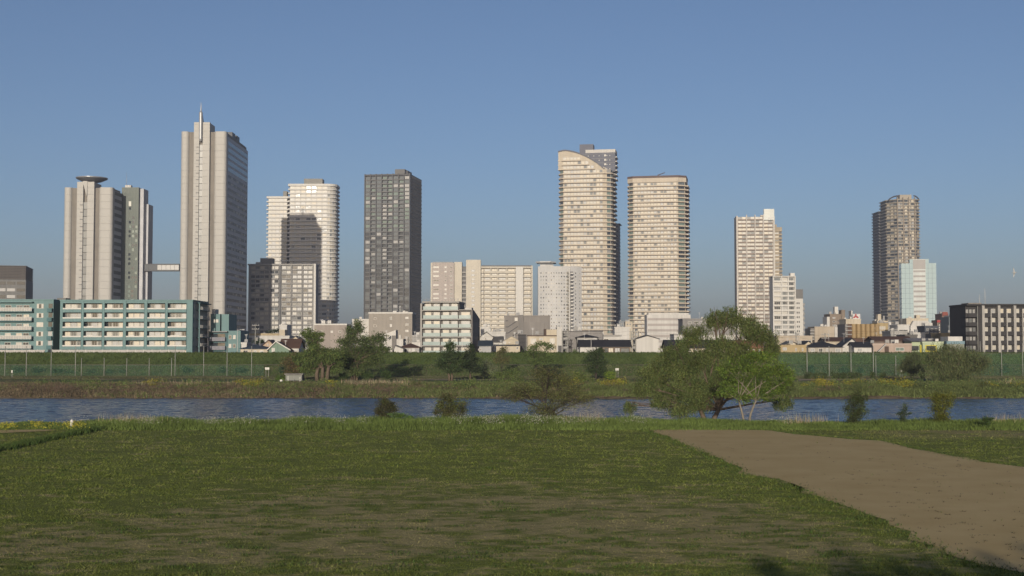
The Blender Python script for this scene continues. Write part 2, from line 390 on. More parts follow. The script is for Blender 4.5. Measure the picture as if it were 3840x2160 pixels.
DRt = [(2427, 1612), (2814, 1612), (2889, 1615), (3001, 1630), (3187, 1647), (3306, 1654), (3411, 1677), (3560, 1710), (3709, 1736), (3840, 1753), (4500, 1850)]
DPOLY = [onz(*p) for p in DL] + [onz(*p) for p in reversed(DRt)]
sheet('dirt_field', 'bare brown earth patch in the foreground grass', DPOLY, DIRT, jag=.3, dz=.02)
def inpoly(x, y, poly):
    r = np.zeros(x.shape, bool); n = len(poly)
    for i in range(n):
        (x1, y1), (x2, y2) = poly[i], poly[(i+1) % n]
        c = ((y1 > y) != (y2 > y)) & (x < (x2-x1)*(y-y1)/(y2-y1+1e-12)+x1); r ^= c
    return r
# paths across the river
sheet('riverside_path', 'pale earth path beside the round shrubs across the river', [onz(2990, 1427), onz(3300, 1422), onz(3560, 1420), onz(3900, 1418), onz(3900, 1414), onz(3500, 1413), onz(3300, 1413), onz(3180, 1417), onz(2990, 1420)], PATH, dz=.02, sub=2)
sheet('riverside_path', 'second pale earth strip nearer the far bank', [onz(2990, 1442), onz(3160, 1438), onz(3260, 1431), onz(3160, 1432), onz(2990, 1434)], PATH, dz=.02, sub=2)
sheet('riverside_path', 'curving earth path leading to the small shelter', [onz(-60, 1417), onz(400, 1424), onz(700, 1417), onz(940, 1414), onz(1040, 1427), onz(1240, 1442), onz(1240, 1437), onz(1060, 1421), onz(960, 1411), onz(700, 1412), onz(400, 1420), onz(-60, 1413)], PATH, dz=.02, sub=2)
sheet('riverside_path', 'earth track beyond the dark conifers across the river', [onz(1560, 1424), onz(1900, 1426), onz(1900, 1421), onz(1560, 1420)], PATH, dz=.02, sub=2)
sheet('riverside_path', 'brown trodden strip left of the white marker post', [onz(-80, 1628), onz(100, 1622), onz(240, 1612), onz(120, 1612), onz(-80, 1616)], DIRT, dz=.045, sub=2)
for (a, b) in ((-400, 400),):
    v = [(a, 343.4, 0), (b, 343.4, 0), (b, 346.4, 0), (a, 346.4, 0)]
    xs = np.linspace(a, b, 201); me = grid_mesh('levee_path', xs, np.array([343.3, 344.5, 345.5, 346.6]), lambda x, y: height(x, y)+.05, PATH)
    tag(link('levee_path', me), 'narrow pale path along the berm of the far levee', kind='structure')
# ---------------------------------------------------------------- foliage
def fast_mesh(name, v, nper, m, cols):
    """v (N,nper,3): N separate faces with nper corners; cols (N,3)"""
    N = len(v); me = bpy.data.meshes.new(name); me.vertices.add(N*nper); me.vertices.foreach_set('co', v.astype(np.float32).ravel())
    me.loops.add(N*nper); me.loops.foreach_set('vertex_index', np.arange(N*nper)); me.polygons.add(N)
    me.polygons.foreach_set('loop_start', np.arange(0, N*nper, nper)); me.polygons.foreach_set('loop_total', np.full(N, nper))
    me.update(calc_edges=True); ca = me.color_attributes.new('col', 'FLOAT_COLOR', 'POINT')
    c4 = np.concatenate([np.clip(cols, .002, 1), np.ones((N, 1))], 1); ca.data.foreach_set('color', np.repeat(c4, nper, 0).astype(np.float32).ravel())
    me.materials.append(m); return me
def unit(a): return a/np.maximum(np.linalg.norm(a, axis=-1, keepdims=True), 1e-9)
def leaves(name, c, L, Wd, cols, down=0.0, m=None):
    N = len(c); a = NR.normal(size=(N, 3)); a[:, 2] -= down; a = unit(a); b = unit(np.cross(a, NR.normal(size=(N, 3))))
    L = np.broadcast_to(L, (N,))[:, None]; Wd = np.broadcast_to(Wd, (N,))[:, None]
    v = np.stack([c-a*L*.5, c+b*Wd*.5, c+a*L*.5, c-b*Wd*.5], 1)
    return fast_mesh(name, v, 4, m or LEAF, cols)
def blades(name, x, y, h, w, cols, lean=.35, z=None, m=None):
    N = len(x); z = height(x, y) if z is None else z; th = NR.uniform(0, np.pi, N); c, s = np.cos(th), np.sin(th)
    base = np.stack([x, y, z-.02], -1); tip = base + np.stack([NR.normal(0, lean, N)*h, NR.normal(0, lean, N)*h, h], -1)
    d = np.stack([c*w/2, s*w/2, np.zeros(N)], -1)
    return fast_mesh(name, np.stack([base-d, base+d, tip], 1), 3, m or BLADE, cols)
def jitter(base, N, amt=.22):
    return np.array(base)[None]*(1+NR.normal(0, amt, (N, 1)))*(1+NR.normal(0, amt*.35, (N, 3)))
BARK = None
def crown_pts(lobes, n, sub=.40, shell=.62, kmul=1.0):
    P, G = [], []; wt = np.array([(l[3]*l[4]*l[5])**(2/3) for l in lobes]); wt = wt/wt.sum(); gid = 0
    for l, w in zip(lobes, wt):
        k = max(4, int(14*kmul)); ni = max(12, int(n*w))
        u = unit(NR.normal(size=(k, 3))); rad = NR.uniform(shell-.25, 1.0, (k, 1)); cen = u*rad
        cen *= np.array(l[3:6]); pick = NR.integers(0, k, ni); sz = NR.uniform(.6, 1.3, k)
        off = NR.normal(size=(ni, 3))*sub*sz[pick][:, None]*np.array(l[3:6])*np.array([1, 1, .8])
        P.append(np.array(l[:3])+cen[pick]+off); G.append(pick+gid); gid += k
    return np.concatenate(P), np.concatenate(G), gid
def tree(name, label, cat, d, base, lobes, n, leaf, col, bark, trunk_r=.25, stems=1, down=0.0, aspect=.5, group=None, depth=.8, col2=None, strands=0, sub=.40, twigs=0, kmul=1.0, jit=.2, fork=.3, gcol=None, zb=None, splay=0.0):
    """base: (X,Y) photo px at the foot; lobes: (X,Y,rx,ry) px, given a depth of their own"""
    k = d/F; bp = at(base[0], base[1], d); gz = float(height(bp.x, d)) if zb is None else zb
    r = empty(name, label, cat, (bp.x, d, gz), 0, group)
    L3 = []
    for (X, Y, rx, ry) in lobes:
        dy = RNG.uniform(-1, 1)*rx*k*.55
        p = at(X, Y, d+dy); L3.append((p.x-bp.x, dy, p.z-gz, rx*k, (rx+ry)*.5*k*depth, ry*k))
    if cat in ('bush', 'shrub'):
        mr = max(l[3] for l in L3); zl = min(l[2] for l in L3); L3 += [(L3[0][0]*.3, 0, zl*q, mr*.95, mr*.8, max(.3, zl*.38)) for q in (.3, .68)]
    P, G, ng = crown_pts(L3, n, sub, kmul=kmul)
    if strands:
        P = np.repeat(P, strands, 0); G = np.repeat(G, strands); st = np.tile(np.arange(strands), len(P)//strands)
        P = P + np.stack([NR.normal(0, leaf*.25, len(P)), NR.normal(0, leaf*.25, len(P)), -st*leaf*.55], -1)
    P[:, 2] = np.maximum(P[:, 2], .15*leaf+.05)
    N = len(P); c = jitter(col, N, jit); gv = NR.uniform(.72, 1.28, (ng, 1))
    if col2 is not None:
        m2 = NR.uniform(0, 1, (ng, 1)) < .3; c = np.where(m2[G], jitter(col2, N, jit), c)
    c = c*gv[G]
    link('crown', leaves('crown', P, leaf*NR.uniform(.6, 1.3, N), leaf*aspect*NR.uniform(.6, 1.3, N), c, down), r)
    # trunk, limbs
    Hm = max(l[2] for l in L3); specs = []
    for s in range(stems):
        sx = (s-(stems-1)/2)*trunk_r*2.2 + RNG.uniform(-.1, .1)*trunk_r
        mid = Vector((sx*1.2+splay*(s-(stems-1)/2)+RNG.uniform(-1, 1)*trunk_r, RNG.uniform(-1, 1)*trunk_r, Hm*fork)); specs.append(([(sx, 0, -.3), (sx*1.1+splay*(s-(stems-1)/2)*.42, 0, Hm*fork*.5), mid], [trunk_r*1.15, trunk_r*.9, trunk_r*.75]))
        for i, l in enumerate(L3):
            if i % stems != s: continue
            c0 = Vector(l[:3]); q = mid.lerp(c0, .5) + Vector((RNG.uniform(-.1, .1)*l[3], RNG.uniform(-.2, .2)*l[3], .12*l[5]))
            specs.append(([mid, q, c0], [trunk_r*.5, trunk_r*.3, trunk_r*.14]))
            for t in range(twigs):
                e = c0 + Vector((RNG.gauss(0, .6)*l[3], RNG.gauss(0, .6)*l[4], RNG.uniform(-.3, .95)*l[5])); s0 = q.lerp(c0, RNG.random())
                specs.append(([s0, s0.lerp(e, .55)+Vector((0, 0, .06*l[5])), e], [trunk_r*.16, trunk_r*.1, trunk_r*.05]))
    tubes(r, 'trunk', specs, bark, 5)
    return r
# ---------------------------------------------------------------- shared wall and window materials
M('frame_white', (.72, .70, .66), .5, .05, streak=.03); M('frame_grey', (.30, .30, .30), .5); M('frame_dark', (.05, .05, .055), .5)
glass('glass_dark', (.035, .045, .055)); glass('glass_mid', (.13, .15, .16), .12); glass('glass_green', (.18, .24, .21), .15)
M('curtain', (.56, .53, .46), .45, .12, .5, .0, .6); M('curtain_warm', (.62, .55, .42), .45, .12, .5, .0, .6); M('curtain_grey', (.36, .36, .35), .4, .1, .5, 0, .6)
M('brown_trim', (.10, .065, .05), .7); M('white_wall', (.70, .68, .64), .8, .08, streak=.12); M('cream_wall', (.66, .58, .45), .8, .1, streak=.12)
M('dark_metal', (.06, .065, .075), .5); M('steel', (.42, .43, .44), .4, metal=.3); M('concrete', (.42, .41, .39), .85, .12, streak=.15)
m_ = MATS; GD, GM, GG, CU, CW, CG = [m_[k] for k in ('glass_dark', 'glass_mid', 'glass_green', 'curtain', 'curtain_warm', 'curtain_grey')]
FW, FG, FD = m_['frame_white'], m_['frame_grey'], m_['frame_dark']
# ---------------------------------------------------------------- the two panelled office towers
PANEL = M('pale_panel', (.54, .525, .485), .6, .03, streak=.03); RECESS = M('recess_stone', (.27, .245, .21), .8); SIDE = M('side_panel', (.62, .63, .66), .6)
def panel_tower(b, segs, D, Ycore, pitch, strip_m, Yside, strip_top):
    X = [b.x(q) for q in segs]; H = b.H; n = round((1240-b.Yt)/pitch); fh = H/n
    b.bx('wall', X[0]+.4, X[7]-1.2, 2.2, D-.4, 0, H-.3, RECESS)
    zs = b.z(Yside, X[7], 0)
    b.bx('side_wall', X[7]-1.15, X[7]-.05, 5.2, D, 0, zs, SIDE)
    b.bx('side_wall', X[0]-.02, X[0]+.35, 6, D, 0, zs, SIDE)
    for (a, c, r0) in ((X[0], X[1], 1), (X[6], X[7], 1)):
        w = c-a; poly = rounded(a, c, 0, 5, min(w*.46, 2.6), 5, (1, 1, 0, 0)); v, f = prism_vf(poly, 0, fh-.09); me = mesh('wall_panel', v, f, PANEL)
        for k in range(n): link('wall_panel', me, b.r, (0, 0, k*fh))
    zc = b.z(Ycore); nk = int(zc/fh)
    for (a, c) in ((X[2], X[3]), (X[4], X[5])):
        for k in range(nk+1):
            z1 = min((k+1)*fh-.08, zc); 
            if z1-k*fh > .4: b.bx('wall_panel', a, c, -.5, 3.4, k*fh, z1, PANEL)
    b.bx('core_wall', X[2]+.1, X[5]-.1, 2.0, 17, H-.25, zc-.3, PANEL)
    zt = b.z(strip_top)
    for k in range(n):
        if (k+1)*fh > zt: break
        b.bx('stair_window', X[3]+.02, X[4]-.02, .6, 2.2, k*fh, k*fh+fh*.93, strip_m[k % 2])
        b.bx('ledge', X[3]-2.2, X[3]-.02, -.95, -.52, k*fh+fh*.5, k*fh+fh*.5+.38, m_['dark_metal'])
    return X, H, n, fh, zs, zc
SG = [M('stair_light', (.27, .275, .26), .3), M('stair_dark', (.20, .205, .195), .3)]
b = B('office_tower', 'tall pale panelled tower with a spire on its notched top', 'tower', 678, 849, 980, 492)
X, H, n, fh, zs, zc = panel_tower(b, [678, 708, 728, 748, 761, 787, 803, 849], 81, 458.6, 21.7, SG, 507, 530)
BLUEG = glass('glass_blue', (.10, .13, .17), .2, .35); SDG = glass('glass_side', (.085, .095, .105), .45, .2)
for k in range(2, n-1):
    z = k*fh+.5; up = k > n*.82
    b.bx('window_band', X[7]-.04, X[7]+.06, 7, 79, z, z+fh*(.62 if up else .42), BLUEG if up else SDG)
    if not up:
        for j in range(RNG.randint(4, 7)):
            y = RNG.uniform(9, 74); b.bx('blind_glint', X[7]-.03, X[7]+.12, y, y+RNG.uniform(2.5, 6), z+.1, z+fh*.34, CU)  # pale panes stand for blinds and for glints on the side glass
b.bx('roof_screen', X[7]-8, X[7]-1.6, 10, 78, zs-.3, zs+3.4, m_['dark_metal'])
for y in (30, 46): b.bx('roof_plant', X[7]-7, X[7]-2, y, y+11, zs+3.42, zs+7.5, m_['dark_metal'])
xs = (X[3]+X[4])/2
lathe(b.r, 'spire', [(.9, b.z(530)), (1.35, b.z(522)), (1.35, b.z(424)), (.55, b.z(418)), (.35, b.z(400)), (.16, b.z(388)), (.05, b.z(384))], m_['steel'], 14, (xs, -1.4, 0))
prof(b.r, 'spire_fin', [(0, zc-.5), (9, zc-.5), (2, b.z(425))], xs-.35, xs+.35, m_['steel'], 'x')
b.bx('wing', X[0]-1.6, X[0]-.1, 40, 70, 0, b.z(680), m_['frame_grey'])
# left tower
b = B('office_tower', 'shorter pale panelled tower with a round helipad on top', 'tower', 239, 422, 980, 702)
X, H, n, fh, zs, zc = panel_tower(b, [239, 268, 290, 313, 329, 354, 370, 422], 24, 682, 23.2, SG, 712, 736)
for k in range(2, n): b.bx('window_band', X[7]-.04, X[7]+.08, 6, 23.5, k*fh+.4, k*fh+fh*.55, SDG)
hx, hz = b.x(333), b.z(664)
hp = lathe(b.r, 'helipad', [(2, hz-4.2), (7.6, hz-2.6), (11.5, hz-.7), (11.6, hz), (11.0, hz+.3)], M('helipad_grey', (.16, .165, .17), .7), 36, (hx, 7, 0))
lathe(hp, 'rim', [(11.4, hz-.3), (12.0, hz-.2), (12.0, hz+.25), (11.4, hz+.3)], m_['steel'], 36)
prof(b.r, 'helipad_support', [(b.x(312), zc-.5), (b.x(327), b.z(737)), (b.x(329), zc-.5), (b.x(329), hz-3.2), (b.x(311), hz-3.2)], -.9, 2, PANEL, 'y')
b.bx('helipad_support', b.x(333), b.x(347), 2.2, 9, zc-.4, hz-2.4, PANEL)
# green glass annex
GRN = glass('glass_annex', (.10, .125, .105), .35, .15)
b = B('glass_tower', 'green glass annex attached behind the helipad tower', 'tower', 458, 520, 1006, 704.5)
b.bx('wall', 0, b.W, 0, 11, 0, b.H, GRN)
nf = 36; fh = b.H/nf
for k in range(nf+1): b.bx('floor_band', -.04, b.W+.06, -.10, 11.1, k*fh-.14, k*fh+.14 if k < nf else k*fh+.4, M('annex_band', (.15, .18, .155), .5))
for j in range(6): b.bx('mullion', b.W*j/5-.11, b.W*j/5+.11, -.2, -.02, 0, b.H, M('annex_mullion', (.19, .225, .195), .5))
it = []
for k in range(nf-4):
    for j in range(2, 5):
        if RNG.random() < .55: it.append((win_mesh(b.W/5*.7, fh*.6, M('annex_mullion', 0), RNG.choice([GG, GD, GD]), .08), (b.W*(j+.5)/5, 0, k*fh+fh*.22), 0))
pieces(b.r, 'window', it)
b.bx('lit_sign', b.x(484), b.x(493), -.18, 0, b.z(773), b.z(755), M('sign_white', (.8, .8, .72), .5))
b.bx('side_wing', b.W+.02, b.W+3.2, 3, 16, 0, b.z(706), m_['side_panel'] if 'side_panel' in m_ else SIDE)
b.bx('side_wing', b.W+3.22, b.W+5.4, 9, 22, 0, b.z(761), SIDE)
b.bx('roof_plant', b.x(466), b.x(488), 2, 6, b.H+.02, b.z(693), m_['white_wall'])
tubes(b.r, 'antenna', [([(b.x(470), 3, b.H), (b.x(470), 3, b.z(645))], [.18, .08])], m_['steel'], 6)
# sky bridge
GRPD = M('bridge_grey', (.13, .135, .135), .6)
b = B('sky_bridge', 'slim glazed sky bridge linking the two panelled towers', 'bridge', 541, 671, 1012, 989)
zb = b.z(1017); xk = b.W*.42
for nm, za, zz in (('deck', zb, zb+1.1), ('roof', b.H-1.0, b.H)): b.bx(nm, 0, xk-.01, 0, 4, za, zz, m_['dark_metal']); b.bx(nm, xk+.01, b.W, 0, 4, za, zz, GRPD)
for k in range(8):
    x0, x1 = b.W*k/8, b.W*(k+1)/8; b.bx('pane', x0+.12, x1-.12, .15, 3.8, zb+1.12, b.H-1.02, (SDG if k < 3 else CG))
    b.bx('post', x1-.1, x1+.1, .02, 3.98, zb+1.11, b.H-1.01, GRPD)
# far-left louvred block
LOUV = M('louvre_brown', (.13, .115, .105), .7); GRP = M('grey_panel', (.21, .21, .205), .7)
b = B('office_block', 'dark louvre-topped office block beyond the teal flats', 'building', -160, 98, 640, 992, 14)
z0 = b.z(1047, b.W/2); b.bx('wall', 0, b.W, .3, 30, 0, z0, GRP)
b.bx('roof_screen', .3, b.W-.3, .6, 29, z0+.01, b.H-.1, m_['dark_metal'])
k = 9; hh = (b.H-z0)/k
for i in range(k): b.bx('louvre', 0, b.W, -.1, 30, z0+.2+i*hh, z0+.2+i*hh+hh*.6, LOUV)
for i in range(6):
    z = z0-2.6-i*3.4
    for j in range(7): b.bx('window', b.W*(j+.08)/7, b.W*(j+.92)/7, .18, .3, z, z+1.5, RNG.choice([GD, GD, GM, CG]))
# ---------------------------------------------------------------- white balcony towers
WHT = M('white_balcony', (.74, .72, .67), .7, .05, streak=.05); WWL = M('white_back', (.66, .64, .60), .7)
b = B('apartment_tower', 'white apartment tower with wraparound balconies, the taller of two, half in shadow', 'tower', 1075, 1262, 1262, 689)
poly = rounded(0, b.W, 0, 34, 9, 5, (0, 1, 1, 0)); poly[0] = (1.5, 0); nfl = 42
# edges: 0 = front
tower(b, poly, 0, b.H-2.2, nfl, 1.5, 1.25, WWL, WHT, {0: 7, 1: 1, 2: 1, 3: 1, 4: 1, 5: 1, 6: 3}, FW, [CU, CU, CU, CW, CG, GM], .8, 2.2)
b.pbx('roof_plant', 1140, 1209, 670, 689, 9, 22, M('plant_grey', (.30, .295, .27), .8))
b = B('apartment_tower', 'lower white apartment tower joined to the left of the taller balcony tower', 'tower', 1000, 1082, 1275, 736)
tower(b, [(0, 0), (b.W, 0), (b.W, 22), (0, 22)], 0, b.H-2, 39, 1.5, 1.25, WWL, WHT, {0: 5}, FW, [CU, CU, CU, CW, CG], .8, 2.0)
b.pbx('roof_plant', 1062, 1076, 717, 736, 8, 16, MATS['plant_grey'])
# grey slab flats
SGW = M('slab_grey', (.40, .39, .37), .8, .08, streak=.1); SGD = M('slab_dark', (.20, .20, .20), .8)
b = B('apartment_block', 'grey slab of flats with stacked balconies below the white towers', 'building', 930, 1185, 1100, 992)
nfl = 19; fh = (b.H-1)/nfl; xm = b.x(1017); xr = b.x(1093); xe = b.x(1176)
b.bx('wall', .2, b.W-.2, 1.6, 16, 0, b.H-.6, SGW); b.bx('roof_parapet', -.2, b.W+.2, -.3, 16.3, b.H-.58, b.H+.6, SGW)
for X_ in (937, 1011, 1093, 1134, 1174): b.bx('pilaster', b.x(X_)-.35, b.x(X_)+.35, -.25, 1.58, 0, b.H-.6, SGW)
b.bx('pilaster', b.x(1177), b.W, -.6, 1.58, 0, b.H+.62, WHT)
b.bx('pilaster', b.x(1050)-.9, b.x(1050)+.9, -.2, 1.58, 0, b.H-.6, SGD)
it = []
for k in range(nfl):
    for (a, c) in ((938, 1010), (1012, 1046), (1054, 1092), (1094, 1133), (1135, 1173)):
        xa, xc = b.x(a)+.4, b.x(c)-.4
        b.bx('balcony', xa, xc, 0, 1.55, k*fh, k*fh+1.15, m_['concrete'] if a > 1050 else SGW)
        nw = max(2, round((xc-xa)/4.2))
        for j in range(nw): it.append((win_mesh((xc-xa)/nw*.84, fh-1.5, FG, RNG.choice([CU, CG, GM, CU, GD]), .12), (xa+(xc-xa)*(j+.5)/nw, 1.6, k*fh+1.2), 0))
pieces(b.r, 'window', it)
b.pbx('roof_plant', 959, 980, 983, 992, 4, 12, SGW); b.pbx('roof_plant', 976, 1024, 968, 992, 5, 13, SGD)
# black tower
BK = M('black_tile', (.075, .077, .085), .5); BKP = M('dark_rail', (.15, .15, .15), .5); BKS = M('black_side', (.075, .078, .085), .6)
b = B('apartment_tower', 'dark grey apartment tower with gridded glass bays', 'tower', 1369, 1537, 1106, 656, -9.3)
nfl = 44; D = 44; fh = (b.H-1.6)/nfl; bay = b.W/8
b.bx('wall', .2, b.W-.2, 1.4, D-.2, 0, b.H-1, BK); b.bx('roof_parapet', -.05, b.W+.05, -.2, D, b.H-.98, b.H+.3, BK)
for j in range(9): b.bx('pilaster', bay*j-.42, bay*j+.42, -.75, 1.38, 0, b.H+.6, BK)
it = []
for k in range(nfl):
    for j in range(8):
        bal = j in (1, 3, 4, 6)
        if bal: b.bx('balcony', bay*j+.45, bay*(j+1)-.45, -.45, 1.38, k*fh, k*fh+1.05, BKP)
        else: b.bx('spandrel', bay*j+.45, bay*(j+1)-.45, -.2, 1.38, k*fh, k*fh+.65, BKP)
        y = 1.38 if bal else .2
        it.append((win_mesh(bay-1.0, fh-(1.2 if bal else .75), FD, RNG.choice([GM, GM, GD, GD, CG] if k < 30 else [GM, GG, GG, CG, GM]), .16, .14, 2), (bay*(j+.5), y, k*fh+(1.1 if bal else .7)), 0))
    b.bx('floor_band', b.W-.18, b.W+.35, 1.5, D-.3, k*fh, k*fh+.75, BKS)
    b.bx('side_balcony', -1.6, .18, 3, 18, k*fh, k*fh+.9, BKS)
pieces(b.r, 'window', it)
sw = []
for k in range(nfl):
    for j in range(9): sw.append((win_mesh(3.2, fh-1.0, FD, RNG.choice([GD, GD, GM]), .16, .2, 1), (b.W-.18, 4.2+j*4.4, k*fh+.8), math.pi/2))
pieces(b.r, 'side_window', sw)
for j in range(10): b.bx('side_pilaster', b.W-.19, b.W+.45, 1.6+j*4.4, 2.4+j*4.4, 0, b.H-1, BK)
b.pbx('roof_plant', 1481, 1518, 635, 656, 8, 22, SGD); b.pbx('roof_plant', 1519, 1530, 640, 656, 12, 26, BKS)
# cream slab apartments in the middle
CRM = M('cream_slab', (.68, .63, .53), .8, .06, streak=.06); PNK = M('pink_tile', (.52, .46, .42), .8, .06)
b = B('apartment_block', 'cream slab of flats with tall blank shafts and deep balconies', 'building', 1617, 1996, 980, 1001)
e = lambda X_: b.x(X_)
zt = lambda Y: b.z(Y)
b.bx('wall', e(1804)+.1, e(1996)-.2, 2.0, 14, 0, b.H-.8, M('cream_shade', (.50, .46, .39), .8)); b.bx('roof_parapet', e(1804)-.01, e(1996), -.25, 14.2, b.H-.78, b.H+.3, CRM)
b.bx('roof_rail', e(1806), e(1994), 2, 12, b.H+.32, b.H+1.4, SGD)
pk = b.bx('pink_wing', e(1617), e(1703)-.02, -1, 15, 0, zt(986), PNK); b.bx('white_edge', e(1617)-.3, e(1621), -1.3, 15.2, 0, zt(985), CRM)
b.bx('roof_rail', e(1623), e(1700), 0, 14, zt(986)+.02, zt(982), FG)
b.bx('shaft', e(1703), e(1732), 1, 14, 0, zt(982), CRM); b.bx('link_wall', e(1732)+.02, e(1748)-.02, 4, 14, 0, zt(998), SGD)
b.bx('shaft', e(1748), e(1803), -1.2, 14, 0, zt(974.5), CRM); b.bx('shaft', e(1934), e(1962), -.9, 8, 0, zt(1000), WHT)
b.bx('edge_wall', e(1993), e(1996)+.3, -.6, 14, 0, zt(996), CRM)
nfl = 20; fh = (b.H-1.4)/nfl
xb = [1806, 1842, 1868, 1903, 1934]
it = []
for k in range(nfl):
    for a, c in ((1804, 1814), (1815, 1840), (1841, 1866), (1867, 1900), (1901, 1933), (1963, 1992)):
        b.bx('balcony', e(a)+.1, e(c)-.1, -.1, 1.95, k*fh, k*fh+1.55, CRM)
        it.append((win_mesh((e(c)-e(a))*.8, fh-1.75, FG, RNG.choice([CU, CG, CW]), .12), ((e(a)+e(c))/2, 2.0, k*fh+1.6), 0))
    b.bx('link_balcony', e(1733), e(1747), 2.4, 3.98, k*fh, k*fh+1.2, SGW)
    for a, c in ((1625, 1646), (1667, 1675), (1688, 1697)):
        if k > 1: it.append((win_mesh(e(c)-e(a), 1.3, FW, RNG.choice([CU, CU, GD] if a < 1680 else [GD, GM]), .1), ((e(a)+e(c))/2, -1, k*fh*zt(986)/b.H+.9), 0))
    it.append((win_mesh(e(1780)-e(1768), 1.5, FG, RNG.choice([CG, CU]), .1), (e(1774), -1.2, k*fh+.9), 0))
for X_ in (1841, 1867, 1901): b.bx('pilaster', e(X_)-.3, e(X_)+.3, -.2, 1.9, 0, b.H-.8, CRM)
pieces(b.r, 'window', it)
# hotel with small square windows and a helipad
HTL = M('hotel_white', (.64, .635, .62), .75, .05, streak=.08)
b = B('hotel_building', 'white curved hotel dotted with small square windows and a rooftop deck', 'building', 2018, 2183, 900, 1004)
w = b.W; arc = [(w*t, 9*(2*t-.75)**2*.5) for t in np.linspace(0, 1, 15)]; poly = arc + [(w, 16), (0, 16)]
prism(b.r, 'wall', poly, 0, b.H, HTL); prism(b.r, 'roof_parapet', inset(poly, .05), b.H+.01, b.H+1.1, HTL)
fh = 13.3*900/F; it = []; zt = b.z(1020)
for k in range(22):
    z = zt-k*fh-1.2
    if z < 0: break
    for X_ in [2029+9.6*i for i in range(11)] + [2159, 2175]:
        t = b.x(X_)/w; y = float(np.interp(t*w, [q[0] for q in arc], [q[1] for q in arc])); i = min(13, max(0, int(t*14)))
        a = math.atan2(arc[i+1][1]-arc[i][1], arc[i+1][0]-arc[i][0]); it.append((win_mesh(.95, 1.15, FW, RNG.choice([GD, GM, CG, CU]), .09, .12, 0), (t*w, y-.02, z), a))
pieces(b.r, 'window', it)
ax = b.x(2134.5); b.bx('fin', ax-.35, ax+.35, -1.0, 3.0, 0, b.z(1005), WHT)
for k in range(20):
    z = zt-k*fh-1.4
    if z > 0:
        b.bx('stair_landing', b.x(2139), b.x(2150), -.4, 2.2, z, z+.9, WHT); b.bx('stair_opening', b.x(2139), b.x(2149), .1, 1.2, z+.92, z+1.7, FD)
        b.bx('bay_window', b.x(2127), b.x(2132), -.2, 1.2, z, z+1.6, RNG.choice([GD, GM]))
hz = b.z(984); hx0, hx1 = b.x(2009), b.x(2085)
dk = prism(b.r, 'helipad_deck', [(hx0, 6), (hx0+3, 1), (hx1-4, 0), (hx1, 5), (hx1-3, 14), (hx0+2, 14)], hz, hz+.9, HTL)
prism(dk, 'edge_net', [(hx0+2, 2.5), (hx1-2, 1.5), (hx1+.2, 5), (hx0+1, 5)], hz-.9, hz-.02, FD)
for X_ in (2030, 2048, 2062): b.bx('strut', b.x(X_), b.x(X_+4), 5, 7, b.H+.5, hz-.92, FG)
b.bx('roof_plant', b.x(2026), b.x(2076), 4, 12, b.H+1.12, b.z(990), HTL)
# ---------------------------------------------------------------- two tall beige towers
BEI = M('beige_balcony', (.62, .545, .43), .7, .05, streak=.04); BEW = M('beige_wall', (.60, .53, .42), .7, .05); SLBR = M('brown_slab', (.16, .11, .09), .7); NAVY = M('navy_tile', (.13, .14, .18), .6)
PW = [CU, CW, CW, GM, CG, CU]
b = B('apartment_tower', 'beige apartment tower whose front is cut by a sweeping curve at the top', 'tower', 2093, 2298, 1206, 638, -10)
D = 30; w = b.W; c1, c2 = b.x(2110), b.x(2264); h0 = b.H; nb = 41; fh = h0/nb
poly = [(c1, 0), (c2, 0), (c2+3, .8), (w-1.6, 3.2), (w, 6.5), (w, D), (0, D), (0, 4)]
ip = inset(poly, 1.3); prism(b.r, 'wall', ip, 0, h0, BEW)
v, f = prism_vf(poly, 0, 1.15); me = mesh('balcony', v, f, BEI); v, f = prism_vf(inset(poly, -.2), -.33, -.01); ms = mesh('floor_slab', v, f, SLBR)
for k in range(nb): link('balcony', me, b.r, (0, 0, k*fh)); link('floor_slab', ms, b.r, (0, 0, k*fh))
it = []
for k in range(nb):
    for j in range(12):
        x = c1+1.0+(c2-c1-2)*(j+.5)/12; it.append((win_mesh((c2-c1-2)/12*.8, fh-1.55, FG, RNG.choice(PW), .12), (x, 1.3, k*fh+1.2), 0))
    for ed in (2, 3, 7):
        p, q = Vector(ip[ed]), Vector(ip[(ed+1) % 8]); a = math.atan2(q.y-p.y, q.x-p.x); c0 = (p+q)/2
        it.append((win_mesh((q-p).length*.86, fh-1.4, FG, RNG.choice([GG, GM, CG, GG, GD]), .1), (c0.x, c0.y, k*fh+1.2), a))
pieces(b.r, 'window', it)
